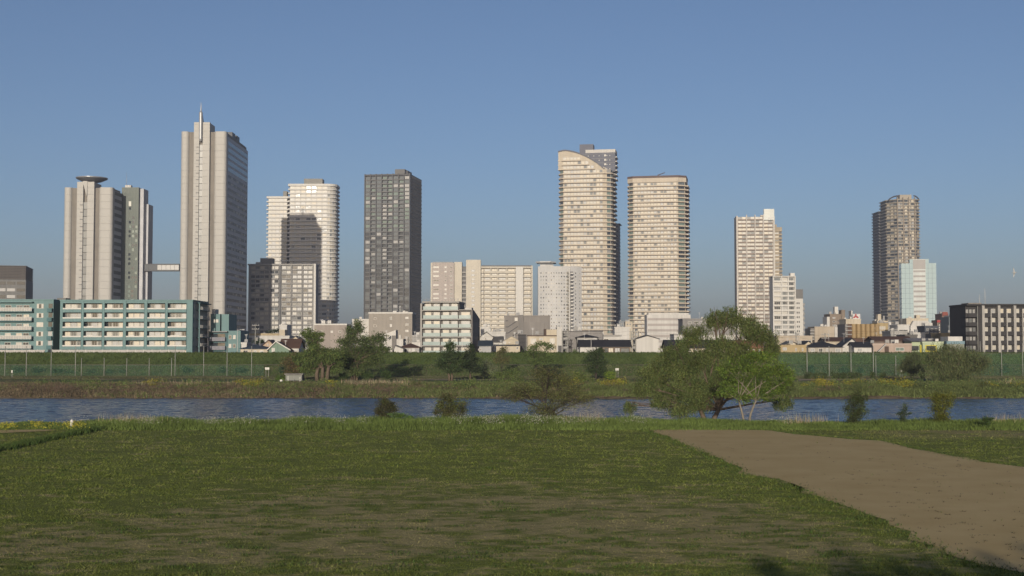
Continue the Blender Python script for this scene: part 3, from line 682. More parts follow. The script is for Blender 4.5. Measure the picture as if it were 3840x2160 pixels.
# curved gable: floors shorten under the sweep
zc = lambda x: h0 + (b.z(565)-h0)*max(0, 1-(max(0, x-c1)/(c2-c1))**1.75)**.9
xs = np.linspace(c1, c2, 16)
prof(b.r, 'curved_gable', [(0, h0), (0, b.z(568)), (c1, b.z(564))] + [(x, zc(x)) for x in xs[1:-1]] + [(c2+.6, h0+2.0), (c2+.6, h0)], 1.35, 9, BEW, 'y')
top = [(-.2, b.z(566)), (c1, b.z(562))] + [(x, zc(x)+1.0) for x in xs[1:]]; prof(b.r, 'curved_coping', top + [(x, z-1.1) for x, z in reversed(top)], .3, 9.4, NAVY, 'y')
k = 0
while h0+(k+1)*fh < b.z(572):
    zz = h0+k*fh; xe = max([x for x in xs if zc(x) > zz+fh+1.2] + [c1+4]) - 1.5
    b.bx('balcony', c1-.8, xe, .05, 1.34, zz, zz+1.15, BEI); b.bx('floor_slab', c1-.9, xe+.8, -.1, 1.34, zz-.26, zz-.01, SLBR)
    b.bx('balcony', -.3, c1-1.2, .9, 3, zz, zz+1.2, BEI)
    nw = max(1, int((xe-c1)/3.1))
    for j in range(nw): link('upper_window', win_mesh((xe-c1)/nw*.8, fh-1.55, FG, RNG.choice(PW), .12), b.r, (c1+(xe-c1)*(j+.5)/nw, 1.35, zz+1.2))
    k += 1
# dark upper block behind the curve
x0, x1 = b.x(2150, 567, 10), b.x(2307, 567, 10)
b.bx('upper_block', x0, x1, 9.5, D-1, h0-1, b.z(575, 20, 10), NAVY); b.bx('upper_parapet', b.x(2196, 567, 10), x1+.1, 9.3, D-.8, b.z(575, 20, 10)+.02, b.z(563, 20, 10), WWL)
zt = b.z(580, 20, 10)
for k in range(6):
    b.bx('floor_band', x0, x1+.1, 9.3, 9.48, zt-k*fh-.1, zt-k*fh+.1, m_['slab_grey'])
    for X_ in (2206, 2227, 2247, 2276, 2287): b.bx('lamp_panel', b.x(X_, 567, 10)-.35, b.x(X_, 567, 10)+.35, 9.2, 9.48, zt-k*fh-2.1, zt-k*fh-1.2, WHT)
    b.bx('balcony', b.x(2266, 567, 10), b.x(2273, 567, 10), 8.7, 9.48, zt-k*fh-2.4, zt-k*fh-.6, WHT)
    b.bx('side_balcony', x1, x1+1.2, 12, D-2, zt-k*fh-3.2, zt-k*fh-2.2, WHT)
b.bx('roof_plant', b.x(2173, 541, 12), b.x(2224, 541, 12), 13, 24, b.z(575, 20, 10), b.z(541, 20, 12), NAVY)
for k in range(nb): b.bx('side_balcony', w-.3, w+1.5, 9, D-1, k*fh, k*fh+1.1, m_['concrete'])
# dark tower edge behind
b = B('apartment_tower', 'narrow dark tower edge peeking out beside the curved-top tower', 'tower', 2285, 2320, 1330, 841, -10)
b.bx('wall', .3, b.W-.3, .5, 20, 0, b.H, NAVY); nfl = 36; fh = b.H/nfl
for k in range(nfl): b.bx('balcony', 0, b.W, 0, 20.2, k*fh, k*fh+1.0, M('plum_rail', (.14, .13, .14), .7))
b.bx('roof_canopy', -1, b.W+1.4, -1, 21, b.H+.02, b.H+.7, NAVY)
# second beige tower
b = B('apartment_tower', 'flat-topped beige apartment tower with a brown roof line', 'tower', 2351, 2572, 1196, 672, -11)
w = b.W; D = 32; c1, c2 = b.x(2372), b.x(2542); zt = b.z(686)
poly = [(c1, 0), (c2, 0), (w, 5.4), (w, D), (0, D), (0, 4.4)]; nfl = 42; fh = zt/nfl
ip = inset(poly, 1.3); prism(b.r, 'wall', ip, 0, zt, BEW); prism(b.r, 'top_band', inset(poly, .1), zt+.01, b.H+.6, M('beige_plain', (.64, .56, .45), .7, .05))
prism(b.r, 'roof_line', inset(poly, -.1), b.H+.62, b.H+2.6, M('roof_brown', (.15, .10, .085), .7))
v, f = prism_vf(poly, 0, 1.15); me = mesh('balcony', v, f, BEI); v, f = prism_vf(inset(poly, -.2), -.33, -.01); ms = mesh('floor_slab', v, f, SLBR)
it = []
for k in range(nfl):
    link('balcony', me, b.r, (0, 0, k*fh)); link('floor_slab', ms, b.r, (0, 0, k*fh))
    for j in range(13): it.append((win_mesh((c2-c1-2.5)/13*.8, fh-1.55, FG, RNG.choice(PW), .12), (c1+1.2+(c2-c1-2.4)*(j+.5)/13, 1.3, k*fh+1.2), 0))
    for ed in (1, 5):
        p, q = Vector(ip[ed]), Vector(ip[(ed+1) % 6]); a = math.atan2(q.y-p.y, q.x-p.x); c0 = (p+q)/2
        it.append((win_mesh((q-p).length*.84, fh-1.3, FG, RNG.choice([GG, GG, GM, CG, GG, GD]), .1, .14, 2), (c0.x, c0.y, k*fh+1.2), a))
    b.bx('side_balcony', w-.2, w+1.9, 7.5, D-1, k*fh, k*fh+1.1, m_['beige_plain'])
pieces(b.r, 'window', it)
b.bx('roof_plant', b.x(2438), b.x(2460), .3, 4, b.H+.1, b.z(661), m_['roof_brown'])
cr = b.bx('roof_crane', b.x(2462), b.x(2476), 1, 3, b.H+2.62, b.z(663), m_['roof_brown']); tubes(cr, 'jib', [([(-1, 0, .5), (6, 0, 3.0)], [.45, .3])], m_['roof_brown'])
# banded low block in front of it
b = B('office_block', 'low white block with horizontal grey bands behind the big willow', 'building', 2426, 2590, 760, 1180)
b.bx('wall', 0, b.W, .25, 14, 0, b.H, m_['white_wall'])
for k in range(6):
    z = b.H-3.4-k*3.3
    if z > 0: b.bx('window_band', .4, b.W-.4, .1, .25, z, z+1.4, M('pinkish_band', (.46, .42, .39), .6))
b.bx('roof_rail', 1, b.W-1, 1, 12, b.H+.02, b.H+1.0, m_['white_wall'])
# brown-banded tower, right of the willow
BRB = M('brown_rail', (.33, .26, .21), .7); TOWW = M('tower_white', (.64, .60, .54), .7, .05)
b = B('apartment_tower', 'cream tower with brown balcony bands and a white signboard on top', 'tower', 2762, 2904, 1150, 812, -5)
w = b.W; nfl = 36; D = 22; fh = b.H/nfl
b.bx('wall', .2, w-.2, 1.5, D, 0, b.H-.3, TOWW); b.bx('edge_wall', -.3, .9, -.6, D, 0, b.H+.5, TOWW); b.bx('edge_wall', w-1.2, w+.2, -.6, D, 0, b.H, TOWW)
px = [.9] + [b.x(q) for q in (2799.5, 2831, 2862.5)] + [w-1.2]
for x in px[1:-1]: b.bx('pilaster', x-.4, x+.4, -.7, 1.48, 0, b.H+1.5, TOWW)
it = []
for k in range(nfl):
    for a, c in zip(px[:-1], px[1:]):
        b.bx('balcony', a+.42, c-.42, -.1, 1.48, k*fh, k*fh+1.0, BRB)
        for j in range(2): it.append((win_mesh((c-a-1)/2*.9, fh-1.25, FG, RNG.choice([CU, CW, CU, GM]), .12), (a+.5+(c-a-1)*(j+.5)/2, 1.5, k*fh+1.05), 0))
pieces(b.r, 'window', it)
sb = b.bx('sign_board', b.x(2864), b.x(2903), -.75, 3, b.z(826), b.z(785), M('sign_glass', (.66, .70, .66), .4))
for j in range(5): b.bx('sign_rib', b.x(2868+j*7.4), b.x(2869+j*7.4), -.9, -.76, b.z(818), b.z(788), TOWW)
b.bx('sign_panel', b.x(2880), b.x(2897), -.92, -.76, b.z(823), b.z(817), CG)
b.bx('roof_plant', b.x(2852), b.x(2864), 1, 5, b.H+.02, b.z(807), TOWW)
b = B('apartment_tower', 'tan tower wing with dark balconies behind the brown-banded tower', 'tower', 2900, 2933, 1172, 868, -5)
b.bx('wall', 0, b.W*.66, .4, 18, 0, b.H, M('tan_wall', (.46, .39, .29), .8)); b.bx('recess_wall', b.W*.66+.02, b.W-.3, 1.5, 18, 0, b.H, SGD); nfl = 33; fh = b.H/nfl
for k in range(nfl): b.bx('balcony', b.W*.66, b.W, -.1, 1.48, k*fh, k*fh+1.2, m_['tan_wall']); b.bx('window', 1.5, b.W*.6, .3, .42, k*fh+1.2, k*fh+2.3, RNG.choice([GM, CG, CW]))
b.bx('roof_parapet', -.1, b.W*.98, -.15, 18, b.H+.02, b.z(852), m_['tan_wall']); b.bx('roof_plant', 0, b.W*.4, 2, 10, b.z(852)+.02, b.z(841), m_['tan_wall'])
# white mid-rise
b = B('apartment_block', 'white mid-rise of flats at the foot of the brown-banded tower', 'building', 2899, 2982, 900, 1040)
w = b.W; b.bx('wall', .1, w-.1, 1.3, 14, 0, b.H, m_['white_wall']); nfl = 16; fh = b.H/nfl
for x in (0, b.x(2931), b.x(2955), w): b.bx('pilaster', x-.3, x+.3, -.3, 1.28, 0, b.H+.4, WHT)
it = []
for k in range(nfl):
    for a, c in ((2901, 2930), (2932, 2954), (2957, 2980)):
        b.bx('balcony', b.x(a), b.x(c), -.1, 1.28, k*fh, k*fh+1.1, WHT)
        it.append((win_mesh((b.x(c)-b.x(a))*.8, fh-1.3, FW, RNG.choice([CU, CG, GM, GD] if a < 2950 else [GD, GM]), .12, .14, 2), ((b.x(a)+b.x(c))/2, 1.3, k*fh+1.15), 0))
pieces(b.r, 'window', it); b.pbx('roof_plant', 2964, 2980, 1024, 1040, 2, 7, WHT); b.bx('roof_parapet', -.2, w+.2, -.4, 14.2, b.H+.41, b.H+1.0, WHT)
b = B('apartment_block', 'slim white block with a dark grey upper box', 'building', 2982, 3011, 930, 1120)
w = b.W; b.bx('wall', 0, w, 0, 12, 0, b.H, WHT); b.pbx('upper_box', 2983, 3011, 1085, 1120, 3, 12, M('upper_grey', (.22, .215, .205), .8))
for k in range(8):
    for X_ in (2987, 2994): b.bx('window', b.x(X_), b.x(X_+4), -.06, 0, b.H-4-k*3.4, b.H-2.6-k*3.4, GD)
for k in range(9): b.bx('side_balcony', w+.02, b.x(3020), 2, 8, b.H-5-k*3.4, b.H-3.2-k*3.4, SGW)
b.bx('side_wall', w+.02, b.x(3019), 4, 12, 0, b.z(1137), SGW)
# ---------------------------------------------------------------- far right pair and glass block
BRZ = M('bronze_rail', (.42, .375, .30), .6); BRW = M('bronze_wall', (.19, .175, .155), .7); DKT = M('dark_shadow_tile', (.085, .085, .095), .6)
b = B('apartment_tower', 'bronze faceted tower with arched frames at its crown', 'tower', 3352, 3456, 1500, 749, 0)
w = b.W; x0 = b.x(3333); poly = [(x0+12, 0), (w-7, 0), (w, 9), (w, 36), (x0, 36), (x0, 16)]; poly = [(b.x(3365), 0), (b.x(3430), 0), (w, 7), (w, 34), (x0, 40), (x0, 14)]
nfl = 48; ip, fh = tower(b, poly, 0, b.H, nfl, 1.2, 1.15, BRW, BRZ, {0: 5, 1: 2, 5: 3}, FD, [CW, CG, GM, GD, CW], .8, 1.0, BRZ)
for t in (0, .33, .66, 1.0): b.bx('pilaster', b.x(3365)+(b.x(3430)-b.x(3365))*t-.5, b.x(3365)+(b.x(3430)-b.x(3365))*t+.5, -.6, 1.1, 0, b.H+3, M('bronze_post', (.30, .25, .19), .6))
b.pbx('crown_block', 3374, 3418, 730, 748, 5, 18, BRZ)
for (xa, xb_, zz) in ((3340, 3372, 1), (3430, 3456, 1)):
    a, c = b.x(xa), b.x(xb_); s = 1 if xa < 3400 else -1
    pts = [(a if s > 0 else c, 9, b.H)] + [((a if s > 0 else c)+s*(c-a)*q, 9-6*q, b.H+(b.z(733)-b.H)*math.sin(q*math.pi/2)**.6) for q in np.linspace(.05, 1, 7)]
    tubes(b.r, 'crown_arch', [(pts, [.75]*len(pts))], DKT)
b = B('apartment_tower', 'slim tower coloured dark as if in shadow, left of the bronze faceted tower', 'tower', 3294, 3338, 1540, 795, 0)
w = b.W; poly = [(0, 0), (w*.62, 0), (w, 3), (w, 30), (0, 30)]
tower(b, poly, 0, b.H, 46, 1.2, 1.1, DKT, M('shadow_rail', (.15, .15, .16), .6), {0: 3, 1: 2}, FD, [GM, CG, GD], .8, .8)  # dark tile and rail colours stand in for a cast shadow
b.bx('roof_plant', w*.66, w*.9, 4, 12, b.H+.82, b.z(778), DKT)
GLW = glass('glass_white', (.42, .53, .54), .6, .12); GLF = M('glass_grid', (.13, .20, .27), .4)
b = B('glass_tower', 'pale glass office tower with a dark central column of windows', 'tower', 3379, 3511, 1000, 988, -13)
w = b.W; D = 24; nfl = 18; fh = b.H/nfl
b.bx('wall', .1, w-.1, .15, D, 0, b.H, GLF)
cx0, cx1 = b.x(3424), b.x(3470); zt = b.z(973)
cols_ = [0, b.x(3394), b.x(3410), cx0], [cx1, b.x(3480), b.x(3495), w]
for cs in cols_:
    for a, c in zip(cs[:-1], cs[1:]):
        for k in range(nfl): b.bx('glass_panel', a+.12, c-.12, 0, .3, k*fh+.1, k*fh+fh-.1, GLW)
b.bx('core', cx0-.1, cx1+.1, -.25, 12, 0, zt, M('core_white', (.62, .66, .64), .5))
for a, c in ((cx0-2.6, cx0-.12), (cx1+.12, cx1+2.6)): b.bx('shoulder', a, c, .05, 10, b.H+.02, zt, GLW)
for k in range(nfl-1): b.bx('window_band', cx0+.1, cx1-.1, -.4, -.2, k*fh+.8, k*fh+2.3, M('smoked_band', (.24, .225, .215), .4))
b.bx('louvre', cx0, cx1, -.4, -.2, b.z(1010), zt-.4, m_['smoked_band'])
for k in range(nfl): b.bx('side_panel', -.08, .08, 1, D-.5, k*fh+.3, k*fh+fh-.3, GM)
# ---------------------------------------------------------------- teal flats
TEAL = M('teal_paint', (.20, .32, .325), .8, .06, streak=.10); TEALD = M('teal_trim_shade', (.10, .20, .215), .8); RAILW = M('rail_white', (.72, .70, .65), .5, .04, streak=.02)
b = B('apartment_building', 'long teal block of flats with six bays of recessed balconies', 'building', 226, 723, 372, 1127)
w = b.W; H = b.H; bays = [(236, 306), (315, 384), (393, 463), (474, 542), (553, 620), (629.5, 700)]; pitch = 34.8; fh = pitch*372/F
b.bx('wall', .05, w-.05, 1.7, 18.6, 0, H-.15, M('balcony_back', (.50, .49, .44), .8)); b.bx('roof_slab', -.1, w+.1, -.15, 18.7, H-.13, H+.25, TEAL)
cols_ = [(0, b.x(236))] + [(b.x(bays[i][1]), b.x(bays[i+1][0])) for i in range(5)] + [(b.x(700), w)]
for i, (a, c) in enumerate(cols_): b.bx('pillar', a, c, -.12 if 0 < i < 6 else 0, 1.68, 0, H-.15, TEAL)
for i, (X0, X1) in enumerate(bays):
    a, c = b.x(X0), b.x(X1)
    b.bx('spandrel', a+.01, c-.01, .02, 1.66, b.z(1137), H-.16, TEAL)
    for k in range(6):
        zt = b.z(1137+k*pitch); zb = zt-20*372/F
        if k < 5:
            b.bx('spandrel', a+.01, c-.01, .02, .3, zb-14.6*372/F, zb-.22, TEAL); b.bx('floor_slab', a+.01, c-.01, .32, 1.66, zb-1.05, zb-.95, TEALD)
        b.bx('railing', a+.01, c-.01, -.03, .12, zb-.2, zb+.16, RAILW)
        nw = 3
        for j in range(nw):
            ww = (c-a)/nw; link('window', win_mesh(ww*.86, 1.75, FW, RNG.choice([CU, CW, CG, GM, GD]), .07, .1, 1), b.r, (a+ww*(j+.5), 1.7, zb-.35))
        if RNG.random() < .25: b.bx('laundry', a+RNG.uniform(.3, 1), a+RNG.uniform(2, 3.4), .5, .6, zb+.1, zb+.35, RAILW)
        if k < 5: b.bx('drain_pipe', c-.02, c+.08, -.2, -.13, zb-1, zb+1.6, TEALD)
for k in range(6):
    zb = b.z(1157+k*pitch); b.bx('side_balcony', w+.01, w+1.0, 4.5, 17.5, zb-.4, zb-.2, TEALD)
    for j in range(9): b.bx('side_post', w+.85, w+.98, 4.7+j*1.5, 5.0+j*1.5, zb-.19, zb+.75, RAILW)
    b.bx('side_window', w-.02, w+.04, 1.2, 2.2, zb, zb+1.2, CG)
b.bx('corner_post', w+.8, w+1.05, 4.2, 4.5, 0, H-.4, TEAL); b.bx('side_roof', w+.11, w+1.2, 4, 18, H-.7, H-.4, TEALD)
gw = empty('garden_wall', 'long white boundary wall along the levee in front of the teal flats', 'wall', tuple(at(197, 1330, 365.5)[:2])+(5.2,))
L = at(694, 1330, 365.5).x-at(197, 1330, 365.5).x
for j in range(16): box(gw, 'wall_panel', L*j/16+.03, L*(j+1)/16-.03, 0, .15, 0, 1.5, M('panel_grey', (.55, .53, .50), .8)); box(gw, 'wall_post', L*j/16-.06, L*j/16+.06, -.05, .2, 0, 1.6, RAILW)
gw = empty('garden_wall', 'short white boundary wall below the white-railed teal balconies', 'wall', tuple(at(-60, 1330, 365.5)[:2])+(5.2,))
L = at(168, 1330, 365.5).x-at(-60, 1330, 365.5).x
for j in range(8): box(gw, 'wall_panel', L*j/8+.03, L*(j+1)/8-.03, 0, .15, 0, 1.5, MATS['panel_grey']); box(gw, 'wall_post', L*j/8-.06, L*j/8+.06, -.05, .2, 0, 1.6, RAILW)
b = B('apartment_building', 'teal block with white-railed projecting balconies beside the long teal flats', 'building', -90, 201, 373, 1126)
w = b.W; H = b.H; b.bx('wall', 0, w, 0, 15, 0, H, TEAL); b.bx('roof_slab', -.1, w+.1, -.15, 15.1, H+.01, H+.3, TEAL); xb = b.x(127)
for k in range(6):
    zt = b.z(1136+k*pitch); b.bx('balcony_slab', .2, xb, -1.5, -.01, zt-2.75, zt-2.5, TEALD)
    b.bx('balcony_roof', .2, xb, -1.5, -.01, zt+.1, zt+.35, TEAL) if k == 0 else None
    b.bx('railing_panel', .25, xb-.05, -1.42, -1.38, zt-2.45, zt-1.5, M('frosted_rail', (.50, .49, .46), .4)); b.bx('handrail', .2, xb, -1.5, -1.36, zt-1.49, zt-1.38, RAILW)
    for j in range(22): b.bx('baluster', .25+j*(xb-.5)/21.5, .37+j*(xb-.5)/21.5, -1.52, -1.44, zt-2.49, zt-1.5, RAILW)
    for X0 in (20, 62, 88, -20, -58): link('window', win_mesh(1.7, 1.75, FW, RNG.choice([CU, CW, GM, GD]), .08), b.r, (b.x(X0+12), 0, zt-2.4))
    b.bx('window', b.x(139), b.x(164), -.1, 0, zt-1.6, zt-.25, CU); b.bx('pane', b.x(147), b.x(156), -.14, -.1, zt-1.5, zt-.35, RNG.choice([GD, CG, CU]))
    b.bx('small_balcony', b.x(181), b.x(199), -1.0, -.01, zt-2.7, zt-1.6, TEALD); b.bx('balcony_window', b.x(183), b.x(198), -.09, -.01, zt-1.5, zt-.2, RNG.choice([GD, CG]))
b.bx('roof_tank', b.x(191), b.x(224), 5, 9, H+.31, b.z(1115), GRP)
b.bx('link_wall', w+.01, w+2.0, 5, 12, 0, H-.4, TEALD)  # darker teal puts the shade of the gap into the wall colour
b = B('apartment_building', 'low stepped teal block in shadow beside the long teal flats', 'building', 784, 860, 388, 1177)
w = b.W; b.bx('wall', .05, b.x(820), 2, 12, 0, b.H, TEAL); b.bx('tower_wall', b.x(828), b.x(856), 1, 12, 0, b.z(1178), TEAL); b.bx('lower_wall', 0, b.x(856), 0, 12, 0, b.z(1245), TEALD)
b.bx('wing_wall', b.x(856)+.01, b.x(903), 0, 12, 0, b.z(1240), TEAL); b.bx('roof_edge', -.1, b.x(856), -1.2, 2, b.z(1246)+.02, b.z(1242), M('grey_edge', (.35, .36, .37), .7))
for k in range(3):
    z = b.z(1279+k*33); b.bx('balcony', 0, b.x(848), -1.2, -.01, z, z+1.15, M('mauve_rail', (.30, .30, .34), .7)); b.bx('balcony_window', .6, b.x(845), -.07, 0, z+1.2, z+2.2, GD)
    for X_ in (864, 880): link('window', win_mesh(.8, 1.2, FW, RNG.choice([CU, GD]), .08), b.r, (b.x(X_), 0, z+.6))
b.bx('roof_plant', b.x(786), b.x(800), 3, 7, b.H+.01, b.z(1158), m_['white_wall']); link('window', win_mesh(1.6, 1.0, FW, CU, .08), b.r, (b.x(804), 2, b.H-2.6))
# ---------------------------------------------------------------- grey flats with glass balconies
GFW = M('flat_grey', (.25, .235, .22), .8, .06); GFL = M('flat_light', (.40, .385, .36), .8); GRL = glass('rail_glass', (.24, .32, .31), .3, .35)
b = B('apartment_building', 'grey five-storey flats with pale glass balcony fronts', 'building', 1583, 1769, 376, 1164, -5.7)
w = b.W; H = b.H; D = 17; pitch = 33.2
prof(b.r, 'wall', [(1.4, 0), (D, 0), (D, H-2.4), (3, H-.05), (1.4, H-.05)], .1, w-.1, GFW, 'x'); b.bx('roof_slab', b.x(1720)+.2, w+.1, -.1, 3, H-.03, H+.25, GFL)
prof(b.r, 'side_wall', [(-.2, 0), (D+.1, 0), (D+.1, H-2.2), (3.2, H+.1), (-.2, H+.1)], w-.08, w+.25, GFW, 'x')
b.bx('upper_wall', .3, b.x(1720), 1.6, 12, H-.04, b.z(1136), GFW); b.bx('upper_roof', 0, b.x(1722), -.1, 12.2, b.z(1136)+.01, b.z(1130), GFL)
for j in range(12): b.bx('roof_rail', .3+j*(b.x(1720)-.6)/11-.04, .3+j*(b.x(1720)-.6)/11+.04, .5, .6, b.z(1130)+.01, b.z(1122), FG)
b.bx('roof_rail_bar', .3, b.x(1720), .45, .6, b.z(1122)+.01, b.z(1121), FG)
b.bx('edge_wall', -.5, .05, -.3, D, 0, b.z(1138), GFL)
for k in range(6):
    zs = b.z(1166+k*pitch, w/2); xr = b.x(1720) if k == 0 else w-.1
    b.bx('floor_slab', .06, xr+.1, -.3, 1.38, zs-.02 if k else zs, zs+.3, GFL)
    secs = [(1586, 1652), (1653, 1719)] + ([(1720, 1767)] if k else [])
    for a, c in secs:
        xa, xc = b.x(a)+.1, b.x(c)-.1; b.bx('glass_rail', xa, xc, -.24, -.18, zs+.32, zs+1.35, GRL)
        b.bx('divider', xc+.02, xc+.1, .1, 1.38, zs+.31, zs+2.5, GFW)
        nw = 2 if c-a > 50 else 1
        for j in range(nw): link('window', win_mesh((xc-xa)/nw*.72, 1.95, FW, RNG.choice([CU, CU, CG, CW]), .09, .12, 2), b.r, (xa+(xc-xa)*(j+.5)/nw, 1.4, zs+.34))
        b.bx('wall_lamp', (xa+xc)/2-.08, (xa+xc)/2+.08, 1.2, 1.38, zs+2.0, zs+2.2, RAILW)
b.bx('roof_tank', b.x(1735), b.x(1760), 5, 9, H+.26, b.z(1152), m_['white_wall'])
# ---------------------------------------------------------------- black frame building on the right
BLK = M('black_brick', (.045, .043, .045), .7); CLM = M('pale_column', (.46, .44, .41), .8)
b = B('apartment_building', 'black brick building with pale columns along the levee', 'building', 3668, 4120, 372, 1141, 0)
w = b.W; H = b.H; pitch = 34.3; sp = 59.3*372/F
b.bx('wall', 0, w, .9, 15, 0, H-.4, BLK); b.bx('roof_slab', -3.4, w, -.2, 15, H-.38, H+.1, BLK); b.bx('side_wing', -3.2, -.02, 1.5, 15, 0, H-.4, BLK)
for i in range(8):
    x0 = b.x(3681)+i*sp; b.bx('column', x0, x0+.72, -.35, .88, 0, H-.39, CLM)
    b.bx('mullion', x0+sp*.55, x0+sp*.55+.3, -.2, .88, 0, H-2.3, CLM)
    for k in range(6):
        zt = b.z(1157+k*pitch); b.bx('spandrel', x0+.74, x0+sp-.02, -.02, .88, zt-2.55, zt-1.35, BLK)
        for q in (.3, .78): link('window', win_mesh(1.25, 1.25, FW, RNG.choice([CU, CW, CG, CU]), .07, .1, 1), b.r, (x0+sp*q, .9, zt-1.3))
for k in range(6):
    zt = b.z(1157+k*pitch); b.bx('side_balcony', -3.6, -.1, .2, 1.48, zt-2.5, zt-1.35, BLK)
    for j in range(3): link('side_window', win_mesh(.7, 1.1, FG, RNG.choice([GM, CG]), .07), b.r, (-2.8+j, 1.5, zt-1.3))
b.bx('roof_plant', b.x(3650), b.x(3700), 4, 10, H+.12, b.z(1134), GFW)
for X_, Yt_ in ((3697, 1102), (3718, 1079)): tubes(b.r, 'antenna', [([(b.x(X_), 5, H), (b.x(X_), 5, b.z(Yt_))], [.07, .04])], RAILW)
# ---------------------------------------------------------------- mid-distance blocks
def block(label, X0, X1, Yt, d, wall, depth=12, rows=(), win=(), fm=None, pms=None, rz=0, roofm=None, name='building', cat='building', tops=(), cap=.5):
    b = B(name, label, cat, X0, X1, d, Yt, rz); b.bx('wall', 0, b.W, 0, depth, 0, b.H, wall)
    b.bx('roof_parapet', -.12, b.W+.12, -.12, depth+.1, b.H+.005, b.H+cap, roofm or wall)
    if win: b.wins(win, fm or FW, pms or [GD, CU, GM], 0, fr=.1)
    clutter(b, b.W, b.H+cap-.5, depth)
    for (a, c, y0, y1, m) in tops: b.pbx('roof_plant', a, c, y0, y1, depth*.3, depth*.7, m)
    return b
TAUPE = M('taupe_wall', (.38, .345, .30), .8, .05); WH = m_['white_wall']; CRW = m_['cream_wall']; CON = m_['concrete']
def rects(xs, ys, w, h): return [(x, x+w, y, y+h) for x in xs for y in ys]
block('taupe flats with few windows behind the white-roofed trees', 1383, 1546, 1176, 470, TAUPE, 16, win=[(1402, 1412, 1191, 1199), (1400, 1412, 1218, 1226), (1462, 1470, 1188, 1199), (1462, 1470, 1215, 1226), (1520, 1532, 1188, 1196), (1520, 1532, 1213, 1221), (1520, 1532, 1237, 1245)], roofm=WHT, tops=((1473, 1487, 1166, 1176, WH), (1520, 1530, 1168, 1176, WH)))
block('white flats adjoining the left of the taupe flats', 1321, 1383, 1201, 474, WH, 12, win=rects((1325, 1342, 1356, 1370), (1208, 1226, 1243), 8, 6), roofm=WHT)
block('beige blank-walled hall behind the broad trees', 1178, 1300, 1219, 460, M('dusty_wall', (.40, .35, .31), .85), 14, win=rects((1200, 1240, 1270), (1240,), 9, 8), roofm=WHT)
b = block('grey building with an outside zigzag stair and a square shaft', 1891, 2063, 1188, 455, M('stair_grey', (.285, .265, .245), .8), 14, win=[(1964, 1974, 1217, 1224), (2017, 2028, 1217, 1224), (2017, 2028, 1242, 1248), (1964, 1974, 1242, 1249)], pms=[CU, CG])
b.bx('shaft', b.x(1944), b.x(1963), -.9, 3, 0, b.z(1181), GFW); b.bx('tall_window', b.x(1930), b.x(1941), -.08, 0, b.z(1204), b.z(1191), CU)
for k in range(4):
    z = b.z(1194+k*23); s = 1 if k % 2 else 0
    b.bx('stair_slot', b.x(1896), b.x(1906), -.05, .02, z-1.0, z-.7, FD)
    if k: prof(b.r, 'stair_flight', [(b.x(1906), z-1.0), (b.x(1942), z+1.3), (b.x(1942), z+1.7), (b.x(1906), z-.6)], -.06, .02, FD, 'y')
b.bx('lower_step', b.x(1963)+.02, b.x(2040), -.7, 0, 0, b.z(1208), m_['stair_grey'])
# houses and workshops along the levee road
BLU = M('blue_tile', (.055, .075, .10), .7); BRN = M('brown_tile', (.13, .075, .055), .8); BKT = M('black_tile_roof', (.04, .04, .045), .7); GRT = M('grey_tile', (.16, .155, .15), .8)
GRNW = M('green_siding', (.22, .31, .24), .8, .05, streak=.05); PEACH = M('peach_wall', (.60, .46, .34), .8); OCHRE = M('ochre_wall', (.50, .39, .22), .8)
house('house', 'cream bungalow with a dark blue hipped roof', 902, 1005, 1309, 1291, 370, CRW, BLU, 'hip', 8, wins=[(914, 930, 1313, 1326), (952, 962, 1313, 1326), (975, 988, 1314, 1326)], pms=[CG, GD])
b = house('house', 'green gabled house with white roof edges', 1008, 1084, 1311, 1283, 369, GRNW, BRN, 'front', 9, wins=[(1019, 1025, 1305, 1320), (1025.5, 1031, 1305, 1320)], split=.36, fm=FW)
for s, (xa, za, xb_, zb) in enumerate(((-.5, b.H-.35, b.W*.36, b.H+b.z(1283)-b.H+.05), (b.W*.36, b.z(1283)+.05, b.W+.5, b.H-.3))): prof(b.r, 'bargeboard', [(xa, za), (xb_, zb), (xb_, zb+.3), (xa, za+.3)], -.6, -.46, RAILW, 'y')
b.bx('corner_strip', b.x(1041), b.x(1042.5), -.03, 0, 0, b.H+1.2, M('green_trim', (.14, .22, .16), .8))
house('house', 'house with a long rust-brown roof joined behind the green gable', 1050, 1120, 1303, 1273, 374, WH, BRN, 'side', 9)
house('house', 'small peach gabled house behind the green gable', 984, 1030, 1297, 1276, 381, PEACH, BRN, 'front', 8, wins=[(1003, 1009, 1290, 1296)])
b = block('low white hall with a tan fence on its flat roof', 924, 1085, 1262, 420, WH, 14, cap=.3); b.bx('roof_fence', .2, b.x(1045), .3, .6, b.H+.32, b.z(1250), M('tan_fence', (.50, .41, .26), .8)); b.bx('roof_room', b.x(1046), b.x(1068), .2, 6, b.H+.32, b.z(1236), CRW)
block('white stepped building between the slab flats and the low hall', 1048, 1076, 1222, 520, WH, 10, win=rects((1054, 1064), (1240,), 5, 6), tops=((1053, 1070, 1214, 1222, WH),))
house('house', 'brown-gabled house behind the low white hall', 1085, 1130, 1280, 1262, 400, CRW, GRT, 'front', 8)
b = block('white modern house with a slanted roof wing', 1425, 1512, 1272, 385, WH, 10, win=[(1448, 1462, 1255, 1266)], cap=.1)
prof(b.r, 'slanted_wing', [(b.x(1428), 0), (b.x(1482), 0), (b.x(1482), b.z(1237)), (b.x(1428), b.z(1257))], 2, 9, WH, 'y'); b.bx('dark_bay', b.x(1470), b.x(1486), -.6, -.01, 0, b.z(1258), GFW); b.bx('chimney_stack', b.x(1495), b.x(1502), 1, 2, b.H, b.z(1256), WH)
